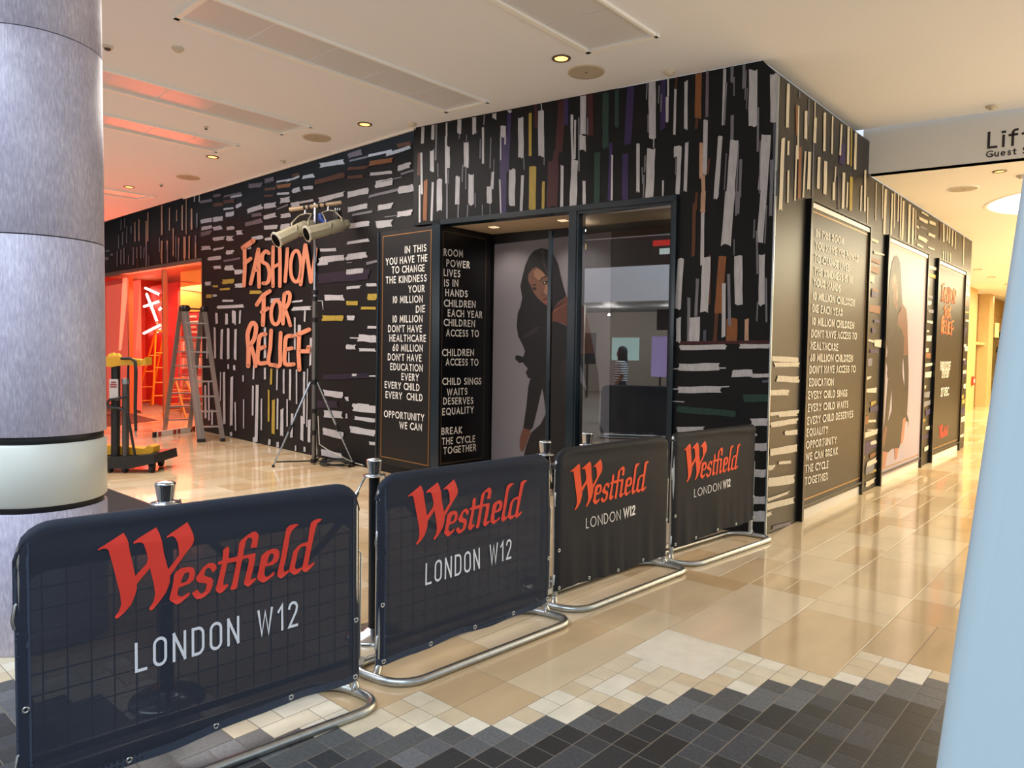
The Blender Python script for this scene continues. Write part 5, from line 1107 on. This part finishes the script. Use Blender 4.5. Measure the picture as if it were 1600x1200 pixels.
# ------------------------------------------------------------------ other side of the mall, behind the camera (seen mirrored in the pane)
opp = sgroup('wall_opposite', (-6, -11, 0))
FASC = mat('fascia_white', '#eef4f8', .5); OYB = -9.5
obj('balcony_fascia', MB().b2((-24, OYB-.4, 3.28), (8, OYB, 4.4)), FASC, opp); obj('balcony_soffit', MB().b2((-24, OYB-6, 3.28), (8, OYB-.4, 3.38)), mat('soffit_gray', '#8b8f92', .6), opp)
obj('upper_back_wall', MB().b2((-24, OYB-6, 3.38), (8, OYB-5.8, 7)), mat('upper_brown', '#5b4636', .7), opp); obj('upper_ceiling', MB().b2((-24, OYB-6, 6.6), (8, OYB+.2, 6.8)), mat('upper_ceil', '#8f877a', .7), opp)
obj('balustrade_rail', MB().tube([(-24, OYB-.1, 5.35), (8, OYB-.1, 5.35)], .03, 8), STEEL, opp)
for k in range(10): obj('balustrade_pane', MB().b2((-23.6+k*3.1, OYB-.12, 4.4), (-20.7+k*3.1, OYB-.10, 5.3)), GLASS2, opp)
obj('shop_back_wall', MB().b2((-24, OYB-6, 0), (8, OYB-5.8, 3.28)), mat('shop_back_gray', '#a09a92', .7), opp)
for k in range(5): obj('shop_pier', MB().b2((-17.2+k*4.6, OYB-1.3, 0), (-16.5+k*4.6, OYB-.7, 3.28)), mat('pier_cream', '#b8ae9e', .6), opp)
obj('left_end_wall', MB().b2((-23.8, -16, 0), (-23.6, 9, 6)), mat('end_wall_gray', '#b7b0a8', .7), opp)
# shopper mirrored in the pane: one skinned body, clothes and bag
def person(x, y, face):
    t = thing('person', 'person in a striped top with a pale carrier bag, mirrored in the entrance pane', 'person', (x, y, 0), face)
    J = {'p': ((0, 0, .92), .13), 'c': ((0, .0, 1.15), .12), 's': ((0, 0, 1.36), .13), 'n': ((0, .02, 1.46), .055), 'h1': ((0, .05, 1.56), .085), 'h2': ((0, .05, 1.66), .08),
         'lh': ((.09, 0, .86), .10), 'lk': ((.10, .06, .48), .065), 'la': ((.10, -.04, .09), .045), 'lt': ((.10, .12, .04), .04), 'rh': ((-.09, 0, .86), .10), 'rk': ((-.10, -.02, .48), .065), 'ra': ((-.10, -.14, .10), .045), 'rt': ((-.10, .02, .04), .04),
         'ls': ((.18, 0, 1.36), .06), 'le': ((.23, -.04, 1.10), .045), 'lw': ((.22, .10, .92), .032), 'rs': ((-.18, 0, 1.36), .06), 're': ((-.24, -.03, 1.09), .045), 'rw': ((-.25, .05, .84), .032)}
    ED = ['pc', 'cs', 'sn'] ; ks = list(J); E_ = [('p', 'c'), ('c', 's'), ('s', 'n'), ('n', 'h1'), ('h1', 'h2'), ('p', 'lh'), ('lh', 'lk'), ('lk', 'la'), ('la', 'lt'), ('p', 'rh'), ('rh', 'rk'), ('rk', 'ra'), ('ra', 'rt'), ('s', 'ls'), ('ls', 'le'), ('le', 'lw'), ('s', 'rs'), ('rs', 're'), ('re', 'rw')]
    for sgn, w in ((1, 'lw'), (-1, 'rw')):
        wx = Vector(J[w][0])
        for f in range(5):
            a_ = wx+Vector((sgn*-.005+(.012 if f == 4 else 0)*-sgn, (f-1.5)*.018 if f < 4 else .045, -.075 if f < 4 else -.04)); b_ = a_+Vector((-sgn*.012, 0, -.065 if f < 4 else -.035)); J['%s%d' % (w, f)] = (tuple(a_), .011); J['%s%dt' % (w, f)] = (tuple(b_), .008); E_ += [(w, '%s%d' % (w, f)), ('%s%d' % (w, f), '%s%dt' % (w, f))]
    ks = list(J); me = bpy.data.meshes.new('body'); me.from_pydata([J[k][0] for k in ks], [(ks.index(a), ks.index(b)) for a, b in E_], []); o = bpy.data.objects.new('body', me); COL.objects.link(o); o.parent = t
    sk = o.modifiers.new('skin', 'SKIN'); sv = me.skin_vertices[0].data
    for i, k in enumerate(ks): sv[i].radius = (J[k][1], J[k][1]*.8)
    sv[0].use_root = True; su = o.modifiers.new('smooth', 'SUBSURF'); su.levels = 1; su.render_levels = 1; me.materials.append(mat('skin', '#8a6248', .6))
    m = mat('striped_top', '#dfe3e6', .8); nt = m.node_tree; g = nt.nodes.new('ShaderNodeTexCoord'); wv = nt.nodes.new('ShaderNodeTexWave'); wv.bands_direction = 'Z'; wv.inputs['Scale'].default_value = 6; cr = nt.nodes.new('ShaderNodeValToRGB'); cr.color_ramp.interpolation = 'CONSTANT'; cr.color_ramp.elements[0].color = lin('#dfe3e6'); cr.color_ramp.elements[1].position = .6; cr.color_ramp.elements[1].color = lin('#2a3440')
    nt.links.new(g.outputs['Object'], wv.inputs[0]); nt.links.new(wv.outputs[0], cr.inputs[0]); nt.links.new(cr.outputs[0], nt.nodes['Principled BSDF'].inputs[0])
    mb = MB(); mb.lathe([(.17, .95), (.165, 1.1), (.18, 1.3), (.15, 1.41), (.07, 1.46)], (0, 0, 0), 16, (Vector((1.15, 0, 0)), Vector((0, .85, 0)), UP), cap=False); mb.tube([(.17, 0, 1.36), (.24, -.04, 1.12)], [.08, .065], 10); mb.tube([(-.17, 0, 1.36), (-.25, -.03, 1.12)], [.08, .065], 10); obj('top', mb, m, t, local=True)
    mb = MB(); mb.tube([(.09, 0, .98), (.095, .0, .85), (.10, .06, .48), (.10, -.03, .12)], [.12, .125, .09, .07], 10); mb.tube([(-.09, 0, .98), (-.095, 0, .85), (-.10, -.02, .48), (-.10, -.13, .13)], [.12, .125, .09, .07], 10); obj('trousers', mb, mat('trousers_dark', '#20242c', .8), t, local=True)
    mb = MB(); mb.lathe([(.02, 1.76), (.09, 1.73), (.115, 1.64), (.11, 1.52), (.12, 1.35), (.02, 1.30)], (0, -.025, 0), 14); obj('hair', mb, mat('hair_dark', '#15100e', .5), t, local=True)
    b = thing('carrier_bag', 'pale green carrier bag held by the mirrored person', 'bag', Vector((x, y, 0))+Matrix.Rotation(face, 3, 'Z')@Vector((-.27, .07, .34)), face)
    mb = MB(); mb.box((0, 0, .19), (.07, .17, .19), None, 0, .01); obj('bag_body', mb, mat('bag_green', '#b9d6c4', .6), b, local=True)
    for dx in (-.03, .03): mb = MB(); mb.tube([(dx, -.07, .38), (dx*.5, -.03, .44), (dx*.5, .03, .44), (dx, .07, .38)], .006, 6); obj('bag_handle', mb, TRIMW, b, local=True)
person(-7.3, -2.6, R_(70))
SCRN = (((-11.9, -11.0), 1.75, .35, .55, '#1a1c22'), ((-9.0, -11.2), 2.75, .4, .35, '#20242c'), ((-10.6, -11.4), 1.75, .5, .4, '#bfe6e2'), ((-9.4, -11.6), 1.5, .3, .7, '#a99bd2'), ((-12.9, -11.2), 1.6, .3, .7, '#cfc6a8'))
for k, ((x, y), z, w, h, c) in enumerate(SCRN):
    t = thing('lit_sign', ('dark sign panel', 'small dark hanging sign', 'pale green lit sign', 'lilac lit display column', 'cream lit poster box')[k]+' of a shop mirrored in the entrance pane', 'sign', (x, y, 0))
    obj('sign_face', MB().b2((x-w, y, z-h), (x+w, y+.05, z+h)), mat('sign_%d' % k, c, .5, emit=.9 if k > 1 else .15), t); obj('sign_post', MB().b2((x-.03, y-.06, 0), (x+.03, y-.001, z-h+.1)), BLACK, t)
for k, (x, z, w, c) in enumerate(((-9.3, 5.55, .75, '#d8301c'), (-9.3, 5.25, .5, '#d8f0ee'), (-12.8, 5.6, .12, '#ffd78a'))):
    t = thing('lit_sign', ('red glowing sign', 'white glowing strip under a red sign', 'warm glowing lantern')[k]+' on the upper floor mirrored in the entrance pane', 'sign', (x, OYB-3, z))
    obj('sign_face', MB().b2((x-w, OYB-3, z-.10), (x+w, OYB-2.95, z+.10)), mat('upsign_%d' % k, c, .5, emit=1.6), t); obj('sign_post', MB().b2((x-.03, OYB-3.06, 3.38), (x+.03, OYB-3.002, z-.05)), BLACK, t)
for _x in (-14, -11.5, -9, -6.5): lamp('opposite_shop_light', 'POINT', (_x, OYB-2.5, 3.0), 130, (1, .95, .9), .03)
for _x in (-13, -9, -5): lamp('opposite_upper_light', 'POINT', (_x, OYB-3.5, 6.3), 45, (1, .8, .6), .06)

# ------------------------------------------------------------------ far end of the corridor
far = sgroup('wall_corridor_end')
XW = -4.15; FP = Pl((XW, 0, 0), (1, 0, 0)); fy = lambda x: FP.px(x, 560).y
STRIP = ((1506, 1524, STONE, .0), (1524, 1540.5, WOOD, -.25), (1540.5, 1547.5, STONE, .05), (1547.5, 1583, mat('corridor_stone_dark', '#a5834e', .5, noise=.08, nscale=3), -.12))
ys = []
for x0, x1, m_, o in STRIP:
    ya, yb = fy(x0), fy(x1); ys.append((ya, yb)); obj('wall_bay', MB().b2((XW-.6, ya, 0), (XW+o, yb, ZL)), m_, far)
ya, yb = ys[1]; z = FP.px(1532, 537).z; obj('shelf_rail', MB().b2((XW-.25, ya, z-.03), (XW-.05, yb, z+.05)), STONE, far)
ya, yb = ys[3]; n = 6
for k in range(n):
    for j in range(3):
        z0, z1 = ZL*k/n+.012, ZL*(k+1)/n-.012; a, b = ya+(yb-ya)*j/3+.02, ya+(yb-ya)*(j+1)/3-.02
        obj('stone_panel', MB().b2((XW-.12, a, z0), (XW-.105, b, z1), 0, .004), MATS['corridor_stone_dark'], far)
dy0, dy1 = fy(1547.5), fy(1559); zd = FP.px(1553, 527).z
dr = sgroup('door_2', (XW, dy0, 0)); obj('door_leaf', MB().b2((XW-.10, dy0, 0), (XW-.06, dy1, zd)), mat('far_door', '#6d5c34', .4), dr); obj('door_frame', MB().b2((XW-.10, dy0, zd), (XW-.03, dy1+.1, zd+.12)), STONE, dr); obj('door_handle', MB().tube([(XW-.05, dy0+.3, 1.0), (XW-.05, dy0+.3, 1.3)], .03, 6), STEEL, dr)
yE = fy(1583); obj('end_wall', MB().b2((XW-.6, yE, 0), (8, yE+.2, ZL)), STONE, far)
wr = struct('wall_right', MB().b2((3.2, 10, 0), (3.4, yE, ZL)), STONE)
for k in range(6): obj('pilaster', MB().b2((3.02, 11.5+k*4.5, 0), (3.2, 12.6+k*4.5, ZL)), mat('pilaster_stone', '#dcc59a', .5), wr)
t = thing('exit_sign', 'small pale sign over the door far down the corridor', 'sign', FP.px(1555.5, 516)); p = FP.px(1555.5, 516); mb = MB(); mb.box(p+Vector((.04, 0, 0)), (.03, .22, .24)); obj('sign_face', mb, mat('sign_yellow', '#e6d48a', .5, emit=.5), t); mb = MB(); mb.box(p-Vector((.05, 0, 0)), (.06, .05, .05)); obj('bracket', mb, STEEL, t)
t = thing('call_point', 'small red call point on the pale pilaster in the corridor', 'fire alarm', FP.px(1518, 595)); p = FP.px(1518.5, 595); mb = MB(); mb.box(p+Vector((.03, 0, 0)), (.03, .12, .13), None, 0, .01); obj('housing', mb, mat('alarm_red', '#b8341c', .4), t); mb = MB(); mb.box(p+Vector((.062, 0, 0)), (.004, .06, .06)); obj('glass', mb, TRIMW, t)
pp = fl(1578.5, 632); t = thing('potted_tree', 'dark leafy potted plant at the far end of the corridor', 'plant', pp)
mb = MB(); mb.lathe([(.28, 0), (.36, .8), (.33, .82), (.30, .78)], pp, 16); obj('pot', mb, BLACK, t); mb = MB(); mb.tube([pp+UP*.7, pp+UP*1.6], .03, 6); obj('stem', mb, WOOD, t)
mb = MB(); random.seed(5)
for k in range(140):
    c = pp+UP*random.uniform(1.0, 2.5)+Vector((random.gauss(0, .22), random.gauss(0, .22), 0)); d = Vector((random.uniform(-1, 1), random.uniform(-1, 1), random.uniform(-.3, .8))).normalized()*.26; s = d.orthogonal().normalized()*.06
    mb.add([c-d, c+s, c+d, c-s], [(0, 1, 2, 3)])
o = obj('foliage', mb, mat('leaf_dark', '#26301a', .5), t); o['kind'] = 'stuff'
